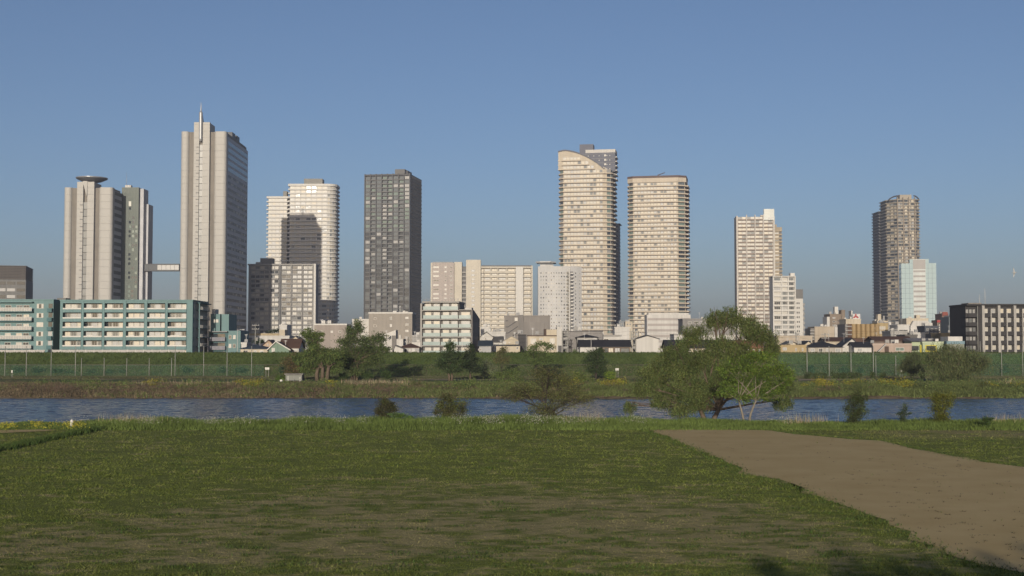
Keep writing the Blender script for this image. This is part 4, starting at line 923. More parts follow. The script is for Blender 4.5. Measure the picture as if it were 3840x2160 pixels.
house('house', 'low white house with a rust-brown hipped roof beside the grey flats', 1500, 1572, 1304, 1287, 372, M('pale_grey_wall', (.50, .49, .47), .8), BRN, 'hip', 8, wins=[(1513, 1524, 1308, 1322), (1534, 1540, 1308, 1318), (1545, 1556, 1306, 1324)], pms=[GD, CG])
house('garage', 'small white garage with a sloping grey roof', 1478, 1512, 1308, 1297, 367, WH, GRT, 'front', 6, cat='garage', split=.12)
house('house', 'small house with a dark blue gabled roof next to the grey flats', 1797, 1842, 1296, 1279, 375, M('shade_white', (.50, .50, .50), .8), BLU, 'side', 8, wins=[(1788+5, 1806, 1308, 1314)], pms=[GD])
house('house', 'white two-storey house behind the blue-roofed one', 1800, 1848, 1264, 1246, 388, WH, GRT, 'front', 8, wins=[(1818, 1824, 1266, 1276)])
house('house', 'cream low house with a thin dark roof by the levee', 1861, 1950, 1298, 1292, 369, CRW, BKT, 'flat', 8, wins=[(1936, 1944, 1300, 1310)], pms=[GD])
house('house', 'cream barn-gabled house behind the cream low house', 1892, 1944, 1276, 1260, 383, CRW, GFL, 'front', 9, wins=[(1908, 1913, 1282, 1286)])
house('house', 'white house with a grey roof beside the barn-gabled house', 1850, 1884, 1282, 1264, 386, WH, GRT, 'side', 8)
house('shed', 'tall narrow dark metal shed beside the cream building', 1944, 1972, 1258, 1255, 380, M('charcoal_metal', (.07, .068, .072), .7), BKT, 'flat', 8, cat='shed')
b = house('building', 'cream building with brown roof edge and a white chimney wall', 1978, 2096, 1261, 1258, 371, CRW, m_['brown_trim'], 'flat', 10, wins=[(1990, 2010, 1270, 1290), (2023, 2036, 1268, 1275), (2062, 2080, 1269, 1290), (2064, 2078, 1303, 1312)], cat='building', pms=[CG, CU])
b.pbx('upper_room', 2047, 2088, 1236, 1258, 1, 8, CRW); b.pbx('upper_edge', 2041, 2049, 1234, 1258, .9, 8.1, m_['brown_trim']); b.pbx('chimney_wall', 2088, 2107, 1226, 1326, -.3, 9, WH); b.pbx('doorway', 2093, 2106, 1296, 1326, -.36, -.3, FD)
b = house('warehouse', 'long grey corrugated warehouse behind the pole frame', 2106, 2260, 1244, 1241, 385, M('corrugated', (.27, .255, .245), .6, .06, .3), GRT, 'flat', 14, cat='warehouse'); b.bx('wall_band', 0, b.W, -.05, 0, b.z(1277), b.z(1275), GFL)
house('house', 'white house with a black front roof slope', 2175, 2248, 1299, 1277, 368, WH, BKT, 'side', 7, wins=[(2220, 2228, 1302, 1314), (2232, 2241, 1302, 1314)], pms=[GD, CG])
house('house', 'white house with a dark hipped roof behind the black-roofed one', 2165, 2240, 1266, 1254, 379, m_['pale_grey_wall'], BKT, 'hip', 8, wins=[(2192, 2204, 1272, 1278)])
house('house', 'long wooden house with a black tiled roof and shutters', 2260, 2364, 1299, 1277, 368, M('wood_wall', (.25, .205, .16), .8), BKT, 'side', 8, wins=[(2268, 2280, 1304, 1322), (2281, 2300, 1304, 1322), (2305, 2325, 1304, 1322), (2327, 2360, 1305, 1322)], pms=[CW, CG, GM], fm=m_['brown_trim'])
house('building', 'wide white workshop with skylights behind the wooden house', 2240, 2330, 1262, 1256, 390, WH, GFL, 'flat', 12, cat='building', wins=[(2264, 2282, 1270, 1276)])
house('house', 'plain white house with a black gable beside the big willow', 2386, 2470, 1271, 1259, 369, WH, BKT, 'front', 9)
house('hall', 'long cream hall with a black roof seen through the willow', 2500, 2752, 1304, 1277, 368, CRW, BKT, 'side', 10, cat='hall', wins=rects((2520, 2575, 2600, 2640, 2690), (1309,), 14, 12), pms=[GD, CG])
house('building', 'white terrace behind the black-roofed hall', 2528, 2756, 1257, 1253, 392, WH, GFL, 'flat', 10, cat='building', wins=rects((2560, 2600, 2660, 2700), (1264,), 10, 8))
block('dark grey office block behind the willow crown', 2560, 2760, 1198, 520, M('smoky_wall', (.30, .29, .28), .8), 14, win=rects(range(2580, 2750, 22), (1206, 1226), 14, 9), cap=.4)
house('building', 'rust-brown two-storey building right of the willow trunk', 2764, 2862, 1279, 1276, 369, M('rust_wall', (.22, .10, .065), .85), BRN, 'flat', 9, cat='building', wins=rects((2782, 2800, 2822, 2842), (1310,), 8, 9))
house('house', 'ochre flat-roofed house at the edge of the green net', 2925, 3024, 1297, 1295, 369, OCHRE, OCHRE, 'flat', 8, wins=[(2982, 2988, 1305, 1317), (3007, 3012, 1305, 1317), (2935, 2950, 1303, 1314)], pms=[GD, CG])
house('house', 'cream gabled house with a dark roof behind the ochre house', 2940, 3000, 1296, 1281, 378, CRW, GRT, 'front', 8)
house('house', 'tall cream gabled house between the ochre and black-roofed houses', 3006, 3058, 1302, 1280, 375, CRW, BKT, 'front', 9, wins=[(3022, 3033, 1306, 1320)], pms=[GD])
block('beige flat building behind the gabled houses', 2912, 3046, 1264, 430, M('sand_wall', (.56, .48, .38), .8), 12, win=[(3020, 3042, 1276, 1283), (3000, 3004, 1277, 1286)])
house('house', 'wide house with a black hipped roof', 3031, 3160, 1303, 1279, 368, M('putty_wall', (.48, .44, .38), .8), BKT, 'hip', 11, wins=[(3040, 3055, 1306, 1320), (3070, 3085, 1306, 1320), (3097, 3108, 1306, 1318), (3132, 3152, 1306, 1320)], pms=[GD, CG])
house('house', 'white house with a steep lopsided gable and a small attic window', 3160, 3224, 1297, 1271, 373, WH, BKT, 'front', 8, split=.55, wins=[(3193, 3198, 1280, 1285), (3166, 3184, 1303, 1309)])
house('house', 'small white house with a black roof beside the pink building', 3203, 3268, 1301, 1285, 367, WH, BKT, 'side', 7, wins=[(3215, 3233, 1306, 1318)], pms=[CG])
b = house('building', 'flat pink building with an outside stair', 3273, 3419, 1294, 1288, 367, M('pink_wall', (.50, .395, .33), .8), M('pink_trim', (.56, .45, .38), .8), 'flat', 9, cat='building', wins=[(3358, 3390, 1303, 1316)], pms=[GG], doors=[(3317, 3333, 1299, 1324)])
prof(b.r, 'stair', [(b.x(3281), b.z(1323)), (b.x(3316), b.z(1290)), (b.x(3321), b.z(1290)), (b.x(3286), b.z(1324))], -1.4, -.4, m_['pale_grey_wall'], 'y')
b = house('building', 'pale green building with yellow window surrounds and a corrugated roof', 3460, 3537, 1288, 1281, 367, M('mint_wall', (.52, .60, .40), .8), M('mint_trim', (.55, .62, .44), .8), 'flat', 9, cat='building')
YEL = M('yellow_trim', (.72, .62, .08), .7)
b.pbx('window_surround', 3470, 3512, 1294, 1320, -.12, -.01, YEL); b.wins([(3473, 3508, 1297, 1314)], FD, [GD], -.12, mull=3)
b.pbx('recess_wing', 3419, 3459, 1281, 1324, 2, 9, m_['mint_wall']); b.wins([(3423, 3449, 1297, 1313)], FD, [GD], 1.0, mull=3); b.pbx('corner_surround', 3451, 3459, 1294, 1322, 1.2, 1.99, YEL)
prof(b.r, 'corrugated_roof', [(1, b.z(1281)+.02), (9, b.z(1281)+.02), (9, b.z(1268)), (7.5, b.z(1267))], b.x(3424), b.x(3512), m_['corrugated'], 'x')
b = house('building', 'low building with a pale blue awning and a tarp on the roof', 3551, 3616, 1290, 1279, 369, M('dull_green', (.30, .32, .26), .8), M('blue_awning', (.24, .36, .42), .7), 'flat', 8, cat='building'); b.pbx('roof_tarp', 3555, 3609, 1262, 1279, .5, 7, WH)
house('building', 'brown-roofed long shed behind the pink building', 3278, 3420, 1278, 1264, 378, M('brown_shed', (.20, .155, .13), .8), BRN, 'side', 9, cat='building')
# further clutter on the right
b = block('beige box building with dark balconies at its side', 3055, 3129, 1229, 520, M('box_beige', (.54, .46, .36), .8), 12)
b.pbx('side_bay', 3039, 3054.8, 1231, 1275, .5, 10, GFW)
for k in range(4): b.pbx('side_balcony', 3038, 3054.6, 1238+k*11, 1242+k*11, -.4, .48, CON)
block('white box building beside the beige box building', 3130, 3171, 1231, 520, WH, 12, win=rects((3139, 3152), (1240, 1255), 7, 5), pms=[GD, CG])
b = block('brown flats with a white chimney and diagonal stair', 3112, 3156, 1181, 640, M('mocha_wall', (.29, .235, .185), .8), 12, win=rects((3122,), (1189, 1203, 1217), 10, 6), pms=[CG, GD]); b.pbx('chimney', 3130, 3143, 1150, 1181, 2, 5, WHT); b.pbx('shaft', 3155, 3169, 1162, 1260, -.8, 4, m_['mocha_wall']); b.pbx('edge_wall', 3101, 3111.8, 1188, 1260, .3, 9, WH)
for k in range(3): prof(b.r, 'stair_flight', [(b.x(3141), b.z(1200+k*14)), (b.x(3154), b.z(1208+k*14)), (b.x(3154), b.z(1211+k*14)), (b.x(3141), b.z(1203+k*14))], -.06, -.005, FD, 'y')
b = block('cream building carrying a white rooftop signboard with a red emblem', 3172, 3228, 1200, 600, CRW, 12, tops=((3192, 3197, 1165, 1200, WH),))
sg = b.pbx('sign_board', 3197, 3226, 1177, 1199, 1.0, 1.8, M('board_white', (.70, .69, .68), .7)); RED = M('emblem_red', (.45, .05, .05), .6); s = 1.2
for (cx, cz, a) in ((3211.5, 1182, 90), (3206.5, 1189, 210), (3216.5, 1189, 330)):
    x, z = b.x(cx), b.z(cz); w1, w2 = math.radians(a), math.radians(a+90); dx, dz = math.cos(w1)*.85, math.sin(w1)*.85; ex, ez = math.cos(w2)*.5, math.sin(w2)*.5
    prof(b.r, 'emblem', [(x+dx, z+dz), (x+ex, z+ez), (x-dx, z-dz), (x-ex, z-ez)], .9, .995, RED, 'y')
b = B('building', 'ochre hall clad in two tiers of half-round columns', 'building', 3196, 3292, 480, 1215); CLD = M('ochre_clad', (.42, .30, .15), .6, .06); b.bx('wall', -1.5, b.W, .5, 12, 0, b.H, BRN); b.bx('dark_wing', b.x(3171), -1.52, 1, 12, 0, b.H, GFW)
for k in range(3): b.pbx('wing_balcony', 3171, 3195, 1222+k*15, 1226+k*15, .2, .98, CON)
for t in range(2):
    z1 = b.z(1215 if t == 0 else 1243); z0 = b.z(1242.5 if t == 0 else 1268)
    for j in range(6):
        x = b.x(3203+j*17.5); lathe(b.r, 'column', [(.86, z0), (.86, z1)], CLD, 14, (x, .5, 0))
b.wins(rects((3294-20, 3283), (1225, 1246), 8, 10), FW, [CU], .45)
block('tan block behind the ochre columns', 3291, 3330, 1216, 500, OCHRE, 10, win=rects((3296, 3305, 3313), (1224, 1240), 7, 12), pms=[CU, CW])
block('cream water-tower building in front of the shadowed towers', 3290, 3330, 1206, 700, CRW, 10, tops=((3292, 3304, 1178, 1206, CRW), (3312, 3317, 1184, 1206, CON)))
block('grey workshop with tanks in front of the shadowed towers', 3325, 3372, 1222, 560, CON, 10, win=rects((3332, 3346), (1228, 1242), 9, 7), tops=((3330, 3342, 1208, 1222, WH),))
b = block('white stepped temple-like building below the glass tower', 3399, 3481, 1196, 600, CRW, 12, cap=.3); prof(b.r, 'front_hall', [(b.x(3408), 0), (b.x(3484), 0), (b.x(3484), b.z(1224)), (b.x(3472), b.z(1203)), (b.x(3420), b.z(1203)), (b.x(3408), b.z(1224))], -2.5, -.01, WH, 'y'); b.pbx('roof_turret', 3436, 3450, 1181, 1198, 1, 4, CRW); prof(b.r, 'side_roof', [(b.x(3481), b.z(1235)), (b.x(3500), b.z(1225)), (b.x(3481), b.z(1205))], 0, 6, WHT, 'y')
b = block('long white low-rise with dark ground floor below the glass tower', 3366, 3410, 1222, 480, WH, 10, win=[(3370, 3404, 1236, 1243)], pms=[GD])
block('dark low block below the glass tower', 3468, 3520, 1226, 520, M('ink_wall', (.09, .10, .12), .7), 10, win=rects((3474, 3490, 3505), (1232, 1245), 9, 7), pms=[GD])
b = block('red-brown narrow building with a red rooftop sign', 3532, 3556, 1180, 620, M('redbrown_wall', (.25, .17, .145), .8), 10, win=rects((3538, 3547), (1192, 1206, 1220), 6, 5)); b.pbx('roof_sign', 3534, 3554, 1170, 1184, -.6, -.13, M('rust_sign', (.30, .09, .07), .7)); b.pbx('front_wing', 3514, 3531.5, 1200, 1270, -.5, 8, m_['mocha_wall']); b.pbx('red_sign', 3514, 3530, 1201, 1209, -1.0, -.52, RED); b.pbx('side_sign', 3520, 3525, 1213, 1245, -.9, -.52, FD)
for k in range(3): b.pbx('sign_mark', 3521, 3524, 1216+k*9, 1222+k*9, -.96, -.91, WHT)
b = block('beige office with balconies beside the black brick building', 3582, 3632, 1186, 480, CRW, 12, win=rects((3588, 3602, 3614), (1194, 1212, 1230), 11, 9), pms=[GD, CG, CU], roofm=WH); b.pbx('side_wall', 3558, 3581.8, 1188, 1265, .4, 10, M('slate_wall', (.20, .23, .25), .8))
block('white low shop roof between the pink and beige buildings', 3415, 3470, 1252, 430, WH, 10); block('tan flat-roofed shop behind the blue awning', 3528, 3600, 1254, 430, OCHRE, 10); block('grey house with roof terrace behind the brown shed', 3340, 3402, 1246, 430, CON, 10, win=rects((3350, 3372), (1252,), 10, 6), pms=[GD])
block('dark low house under the glass tower', 3395, 3440, 1260, 400, GRT, 9); house('house', 'house with a long brown roof behind the black hipped roof', 3095, 3200, 1279, 1267, 392, CRW, BRN, 'side', 8)
# centre gaps
block('small cream block between the two beige towers', 2345, 2372, 1208, 900, CRW, 10, win=rects((2350, 2360), (1214, 1226), 6, 5)); block('grey-blue block between the two beige towers', 2321, 2346, 1206, 960, M('haze_wall', (.30, .32, .34), .8), 10, win=rects((2326, 2336), (1212, 1222), 6, 5)); block('pale low block under the curved-top tower', 2305, 2360, 1230, 520, WH, 9); block('white rooftop workshop left of the cream slab', 1803, 1838, 1232, 430, WH, 9, win=rects((1810, 1822), (1240,), 7, 6), pms=[GG]); block('pale house row below the cream slab', 1838, 1895, 1250, 410, WH, 9, win=rects((1846, 1866), (1258,), 9, 6)); block('white low house beside the grey flats', 1546, 1582, 1290, 376, WH, 7); block('grey low house under the dark tower', 1546, 1584, 1262, 430, CON, 9); block('dark grey shed beside the low stepped teal block', 902, 925, 1272, 400, GRP, 8); block('white cube house beside the dark shed', 905, 925, 1290, 374, WH, 6)
# ---------------------------------------------------------------- street furniture, nets, poles
POST = M('post_paint', (.34, .34, .31), .6); POSTG = M('post_green', (.16, .22, .19), .6)
def pole(name, label, cat, X, Y0, Y1, d, r, m, group=None, arm=None):
    a = at(X, Y1, d); z0 = float(height(a.x, d)); t = at(X, Y0, d)
    o = empty(name, label, cat, (a.x, d, z0), 0, group); h = t.z-z0
    tubes(o, 'post', [([(0, 0, -.3), (0, 0, h)], [r, r*.8])], m, 8)
    lathe(o, 'cap', [(r*1.3, h), (r*1.3, h+.1), (.02, h+.16)], m, 8)
    if arm: tubes(o, 'arm', [([(0, 0, h-.15), (arm*.6, 0, h+.1), (arm, 0, h+.05)], [.06, .05, .04])], m, 6); box(o, 'lamp_head', arm-.25, arm+.35, -.12, .12, h-.02, h+.1, m_['steel'])
    return o
NETM, n_, l_, p_ = nodes('net_cord'); p_.inputs['Base Color'].default_value = (.045, .13, .085, 1); p_.inputs['Roughness'].default_value = .8
tr_ = n_.new('ShaderNodeBsdfTransparent'); mx_ = n_.new('ShaderNodeMixShader'); mx_.inputs[0].default_value = .17
l_.new(tr_.outputs[0], mx_.inputs[1]); l_.new(p_.outputs[0], mx_.inputs[2]); l_.new(mx_.outputs[0], n_['Material Output'].inputs['Surface'])
def net(label, X0, X1, Y0, Y1, d):
    a, b_ = at(X0, Y1, d), at(X1, Y1, d); z0 = float(height(a.x, d))+.1; z1 = at(X0, Y0, d).z
    o = empty('ball_net', label, 'net', (a.x, d, z0)); L = b_.x-a.x; n = max(2, int(L/3)); v, f = [], []
    for i in range(n+1):
        for j in range(3): v.append((L*i/n, .12*math.sin(i*1.7+j), (z1-z0)*(j/2-(.03 if j == 2 and i % 2 else 0))))
    for i in range(n):
        for j in range(2): f.append((i*3+j, (i+1)*3+j, (i+1)*3+j+1, i*3+j+1))
    link('mesh_sheet', mesh('mesh_sheet', v, f, NETM), o); tubes(o, 'top_cable', [([(0, 0, z1-z0), (L/2, 0, z1-z0-.08), (L, 0, z1-z0)], [.025]*3)], POST, 5)
TP = 'tall net posts along the far levee'; SP_ = 'short net posts along the far levee'
for X in (18, 98, 191, 282, 656, 763, 851, 943): pole('net_post', 'tall grey net post on the flood plain before the teal flats', 'post', X, 1300, 1411, 329, .10, POST, TP)
for X in (305, 390, 475, 559, 643): pole('net_post', 'short grey net post between the tall posts before the teal flats', 'post', X, 1345, 1409, 331, .10, POST, SP_)
for X in (3027, 3110, 3192, 3276): pole('net_post', 'tall net post on the flood plain before the black-roofed houses', 'post', X, 1300, 1409, 329, .11, POST, 'tall net posts near the round shrubs')
for X in (3285, 3360): pole('net_post', 'short net post left of the small willow', 'post', X, 1336, 1404, 330, .09, POST, 'short net posts near the small willow')
for X in (3757, 3836): pole('net_post', 'thin net post before the black brick building', 'post', X, 1290, 1404, 331, .09, POST, 'net posts before the black brick building')
net('green ball net hung before the teal flats', -60, 990, 1368, 1408, 331.6); net('green ball net hung before the black-roofed houses', 2920, 3400, 1326, 1402, 332); net('green ball net hung before the black brick building', 3640, 3900, 1326, 1402, 332.5)
lampg = 'lamps along the levee crest'
for X, Y0, lb in ((1733, 1268, 'slim street lamp before the grey five-storey flats'), (2217, 1270, 'slim street lamp before the white black-roofed house'), (2692, 1276, 'slim street lamp before the long cream hall')): pole('street_lamp', lb, 'street lamp', X, Y0, 1322, 361, .07, RAILW, lampg, .9)
pole('street_lamp', 'lamp with a flat head over the low stepped teal block', 'street lamp', 890, 1237, 1322, 364, .07, RAILW, lampg, 1.6)
for X, Y0, lb in ((3668, 1150, 'tall grey pole at the corner of the black brick building'), (3676, 1282, 'short white pole beside the black brick building')): pole('levee_pole', lb, 'pole', X, Y0, 1322, 361, .12, POST)
# utility poles with cross arms, drums and wires
def upole(label, X, Y0, d, n=3):
    a = at(X, Y0, d); o = empty('utility_pole', label, 'utility pole', (a.x, d, GZ), 0); h = a.z-GZ
    tubes(o, 'post', [([(0, 0, 0), (0, 0, h)], [.19, .13])], POST, 8)
    for k in range(n):
        z = h-.6-k*1.1; box(o, 'cross_arm', -1.1, 1.1, -.06, .06, z, z+.12, CON)
        for x in (-.95, -.35, .35, .95): lathe(o, 'insulator', [(.07, z+.12), (.09, z+.22), (.05, z+.36)], WHT, 6, (x, 0, 0))
    lathe(o, 'transformer', [(.05, h-5.2), (.32, h-5.1), (.32, h-4.2), (.1, h-4.1)], CON, 10, (.5, -.1, 0))
    return Vector((a.x, d, a.z-.3))
U = [upole('cluttered utility pole beside the grey warehouse', 2122, 1240, 372), upole('cluttered utility pole right of the wooden house', 2374, 1236, 372), upole('second utility pole right of the wooden house', 2394, 1242, 376), upole('utility pole behind the wide black hipped roof', 3094, 1248, 384, 2), upole('utility pole behind the cream gabled houses', 2985, 1245, 384, 2), upole('utility pole behind the pink building', 3352, 1230, 384, 2), upole('utility pole beside the low white house with a rust-brown roof', 1532, 1262, 380, 2), upole('utility pole before the low white hall', 958, 1214, 384, 2)]
def wire(label, a, b_):
    o = empty('power_line', label, 'wire', a); d = b_-a; specs = []
    for k in range(3):
        q = Vector((0, 0, -k*1.1)); specs.append(([q, q+d*.25+Vector((0, 0, -.5)), q+d*.5+Vector((0, 0, -.7)), q+d*.75+Vector((0, 0, -.5)), q+d], [.018]*5))
    for s in specs: tubes(o, 'cable', [s], FD, 4)
wire('power lines strung from the grey warehouse to the wooden house', U[0], U[1]); wire('power lines strung behind the big willow', U[2], U[4]); wire('power lines strung over the gabled houses', U[4], U[3]); wire('power lines strung behind the pink building', U[3], U[5]); wire('power lines strung over the warehouse roof and cream building', U[6], U[0])
def frame_tower(label, X0, X1, Y0, d):
    a, c = at(X0, Y0, d), at(X1, Y0, d); o = empty('steel_frame', label, 'steel frame', (a.x, d, GZ)); w, h = c.x-a.x, a.z-GZ
    for x in (0, w):
        for y in (0, 1.6): box(o, 'upright', x-.07, x+.07, y-.07, y+.07, 0, h, POST)
    for k in range(int(h/1.3)): box(o, 'rung', -.06, w+.06, -.05, .05, 1+k*1.3, 1.12+k*1.3, POST); (box(o, 'drum', .2, w-.2, .1, .6, 1.2+k*1.3, 1.75+k*1.3, CON) if k % 2 else None)
frame_tower('rusty scaffold frame against the grey warehouse', 2110, 2130, 1240, 370.5); frame_tower('steel equipment frame right of the wooden house', 2368, 2384, 1243, 369)
# signs, marker, shelter, bird
def sign(label, X, Y, w, h, d, leg=1.2, m=None):
    a = at(X, Y, d); z0 = float(height(a.x, d)); o = empty('notice_board', label, 'sign', (a.x, d, z0)); z = a.z-z0
    box(o, 'board', -w/2, w/2, -.03, .03, z-h/2, z+h/2, m or RAILW); 
    for x in ((-w*.3, w*.3) if w > .8 else (0,)): box(o, 'post', x-.04, x+.04, .04, .1, -.2, z+h*.3, POST)
    for k in range(2): box(o, 'text_line', -w*.32, w*.32, -.04, -.031, z-h*.15+k*h*.25-.03, z-h*.15+k*h*.25+.03, CG)
sign('white notice board on two legs left of the reddish bush', 1002, 1382, 1.05, .55, 318); sign('white notice board beside the dark round tree', 2314, 1385, .85, .55, 318); sign('low white notice board beside the small willow', 3379, 1391, .9, .5, 322); sign('small white marker sign before the green net', 45, 1393, .34, .6, 312); sign('tall white information board beside the small shelter', 1137, 1391, .5, .95, 300)
SHW = M('shelter_wall', (.27, .28, .25), .7); d = 283; a, c = at(1072, 1437, d), at(1132, 1437, d); z0 = float(height(a.x, d))
o = empty('garden_shelter', 'small grey-green shelter hut on the far bank', 'shelter', (a.x, d, z0)); w = c.x-a.x; h = at(1072, 1405, d).z-z0
for j in range(2): box(o, 'wall_panel', w*j/2+.03, w*(j+1)/2-.03, 0, .06, .15, h-.1, SHW)
box(o, 'back_wall', 0, w, 2, 2.1, 0, h, SHW); box(o, 'side_wall', w+.02, w+.1, -.05, 2.1, 0, h+.05, M('shelter_shaded_end', (.05, .06, .08), .7)); box(o, 'roof', -.3, w+.3, -.35, 2.4, h+.06, h+.2, GFL)  # right end wall coloured dark as the hut's shaded side
for x in (0, w/2, w-.08): box(o, 'frame_post', x-.04, x+.04, -.06, -.005, 0, h, POST)
q = at(1054, 1436, 281); tag(box(None, 'white_crate', q.x-.25, q.x+.25, 281, 281.5, float(height(q.x, 281))-.02, float(height(q.x, 281))+.4, RAILW), 'small white crate beside the shelter hut', 'crate')
for X, Y0, Y1, lb in ((1080, 1420, 1441, 'short white stake before the shelter hut'), (1125, 1426, 1443, 'second short white stake right of the shelter hut')):
    q = at(X, Y1, 278); z0 = float(height(q.x, 278)); o = empty('white_stake', lb, 'stake', (q.x, 278, z0)); hh = (Y1-Y0)*278/F; box(o, 'post', -.06, .06, -.06, .06, -.2, hh, RAILW); box(o, 'top', -.07, .07, -.07, .07, hh+.002, hh+.05, WHT)
p0 = onz(269, 1602); zt = at(269, 1573, p0[1]).z
o = empty('marker_post', 'short round-topped white marker post in the near bank grass', 'post', (p0[0], p0[1], 0)); box(o, 'post', -.12, .12, -.1, .1, -.2, zt-.1, RAILW); lathe(o, 'top', [(.12, zt-.1), (.11, zt-.03), (.05, zt+.02), (.01, zt+.03)], RAILW, 10); box(o, 'plate', -.06, .06, -.11, -.101, zt-.35, zt-.2, CG)
# gull
bd = 140; q = at(3803, 1022, bd); body = [((-.22, 0, -.02), .02), ((-.1, 0, 0), .065), ((.05, 0, 0), .08), ((.18, 0, .02), .055), ((.26, 0, .03), .04), ((.33, 0, .02), .008)]
v, f = tube_vf([p for p, r in body], [r for p, r in body], 8); 
for s in (1, -1):
    k = len(v); pts = [(.12, .03*s, .02), (-.06, .03*s, .02), (-.02, .12, s*.26), (.14, .10, s*.24), (-.1, .05, s*.56), (-.04, .05, s*.55)]
    v += [Vector(p) for p in pts] + [Vector(p)+Vector((0, .012, .0)) for p in pts]
    f += [tuple(k+i for i in t) for t in ((0, 1, 2, 3), (3, 2, 4, 5), (9, 8, 7, 6), (11, 10, 8, 9), (0, 3, 9, 6), (3, 5, 11, 9), (1, 7, 8, 2), (2, 8, 10, 4), (4, 10, 11, 5))]
k = len(v); v += [Vector(p) for p in ((-.2, .03, -.01), (-.2, -.03, -.01), (-.36, -.07, -.02), (-.36, .07, -.02), (-.2, 0, .02))]; f += [(k, k+1, k+2, k+3), (k+4, k+1, k), (k+4, k+2, k+1), (k+4, k+3, k+2), (k+4, k, k+3)]
gm = M('gull_feather', (.55, .56, .56), .8); g = mesh('gull', v, f, gm); fix(g); g = link('gull', g, None, q, math.radians(12)); g.scale = (1, 1, .95); tag(g, 'white gull banking in the sky beside the black brick building', 'bird')
# ---------------------------------------------------------------- foreground grass
XL = [onz(0, 1690), onz(370, 1607)]
def field(N, y0, y1, power=1.0):
    u = NR.uniform(0, 1, N); y = 1/(1/y0-u*(1/y0-1/y1)) if power else NR.uniform(y0, y1, N)
    x = NR.uniform(-1, 1, N)*(y*.44+3); return x, y
def turf(x, y):
    """green/dry state of the trodden meadow at a point: colour of the turf, dryness, fine noise"""
    X, Y = x/y*F+1920, 1300+7.6*F/y
    nb, nm, nf = fbm(x, y*1.3, 14, 3), fbm(x*.85, y*1.25, 2.2, 7), fbm(x*.85, y*1.2, .9, 19)
    up = np.interp(X, [-200, 0, 600, 1200, 1900, 2300, 2700, 3000, 3300], [1990, 1960, 1880, 1800, 1790, 1810, 1850, 1920, 2020])
    zone = np.clip((Y-up+40)/110, 0, 1)*np.clip((2190-Y)/130, .25, 1)
    nx = fbm(x*.7, y*1.2, .45, 23); dry = np.clip((zone*.80+(nb-.5)*.6+(nm-.5)*1.3+(nf-.5)*1.5+(nx-.5)*1.7-.34)*1.55, 0, .85)
    right = np.clip((X-3000)/500, 0, 1)*np.exp(-((Y-1625)/18)**2); dry = np.maximum(dry, right*.75*np.clip(nm*2-.3, 0, 1))
    g = np.array([.150, .168, .038])*(.86+.28*nm[..., None])*(.55+.45*nf[..., None]+.5*nx[..., None]); d = np.array([.285, .232, .112])*(.62+.4*nf[..., None]+.36*nx[..., None])
    return g*(1-dry[..., None]) + d*dry[..., None], dry, nm, nf
xs, ys = np.arange(-62, 62.1, .22), np.arange(34, 117.6, .2)
TM, tn, tl, tp = nodes('turf'); ta = tn.new('ShaderNodeAttribute'); ta.attribute_name = 'col'; tl.new(ta.outputs['Color'], tp.inputs['Base Color']); tp.inputs['Roughness'].default_value = .95; tp.inputs['Specular IOR Level'].default_value = .08
tg_ = tn.new('ShaderNodeNewGeometry'); tt = tn.new('ShaderNodeTexNoise'); tt.inputs['Scale'].default_value = 4; tt.inputs['Detail'].default_value = 8; tl.new(tg_.outputs['Position'], tt.inputs['Vector'])
tb = tn.new('ShaderNodeBump'); tb.inputs['Strength'].default_value = .9; tb.inputs['Distance'].default_value = .12; tl.new(tt.outputs['Fac'], tb.inputs['Height']); tl.new(tb.outputs[0], tp.inputs['Normal'])
me = grid_mesh('meadow', xs, ys, lambda x, y: .005+.035*np.clip(fbm(x*.8, y*1.4, 1.0, 19)-.45, 0, 1)*(~inpoly(x, y, DPOLY)), TM); XX, YY = np.meshgrid(xs, ys); tc = turf(XX, YY)[0].reshape(-1, 3)
me.color_attributes.new('col', 'FLOAT_COLOR', 'POINT').data.foreach_set('color', np.concatenate([tc, np.ones((len(tc), 1))], 1).astype(np.float32).ravel())
tag(link('meadow', me), 'patchy turf of the near meadow, green with worn dry areas', kind='structure')
N = 420000; x, y = field(N, 37, 122)
keep = ~inpoly(x, y, DPOLY) | (NR.uniform(0, 1, N) < .004); x, y = x[keep], y[keep]
tcol, dry, nm_, nf_ = turf(x, y); keep = NR.uniform(0, 1, len(x)) < (.25+.75*(1-dry))*np.clip(nf_*2.2-.25, .3, 1); x, y, tcol, dry, nm_, nf_ = [q[keep] for q in (x, y, tcol, dry, nm_, nf_)]; N = len(x)
c = tcol*np.array([.72, .80, .72])*(1+NR.normal(0, .18, (N, 1)))
hh = (.022+.105*nf_*nm_*2*(1-dry*.75))*NR.uniform(.6, 1.5, N)*(1+(y-40)/160); ww = (.03+.03*NR.uniform(0, 1, N))*(1+(y-40)/70)
tag(link('meadow_grass', blades('meadow_grass', x, y, hh, ww, c, 1.0)), 'short patchy green and dry grass of the near meadow', 'grass', kind='stuff')
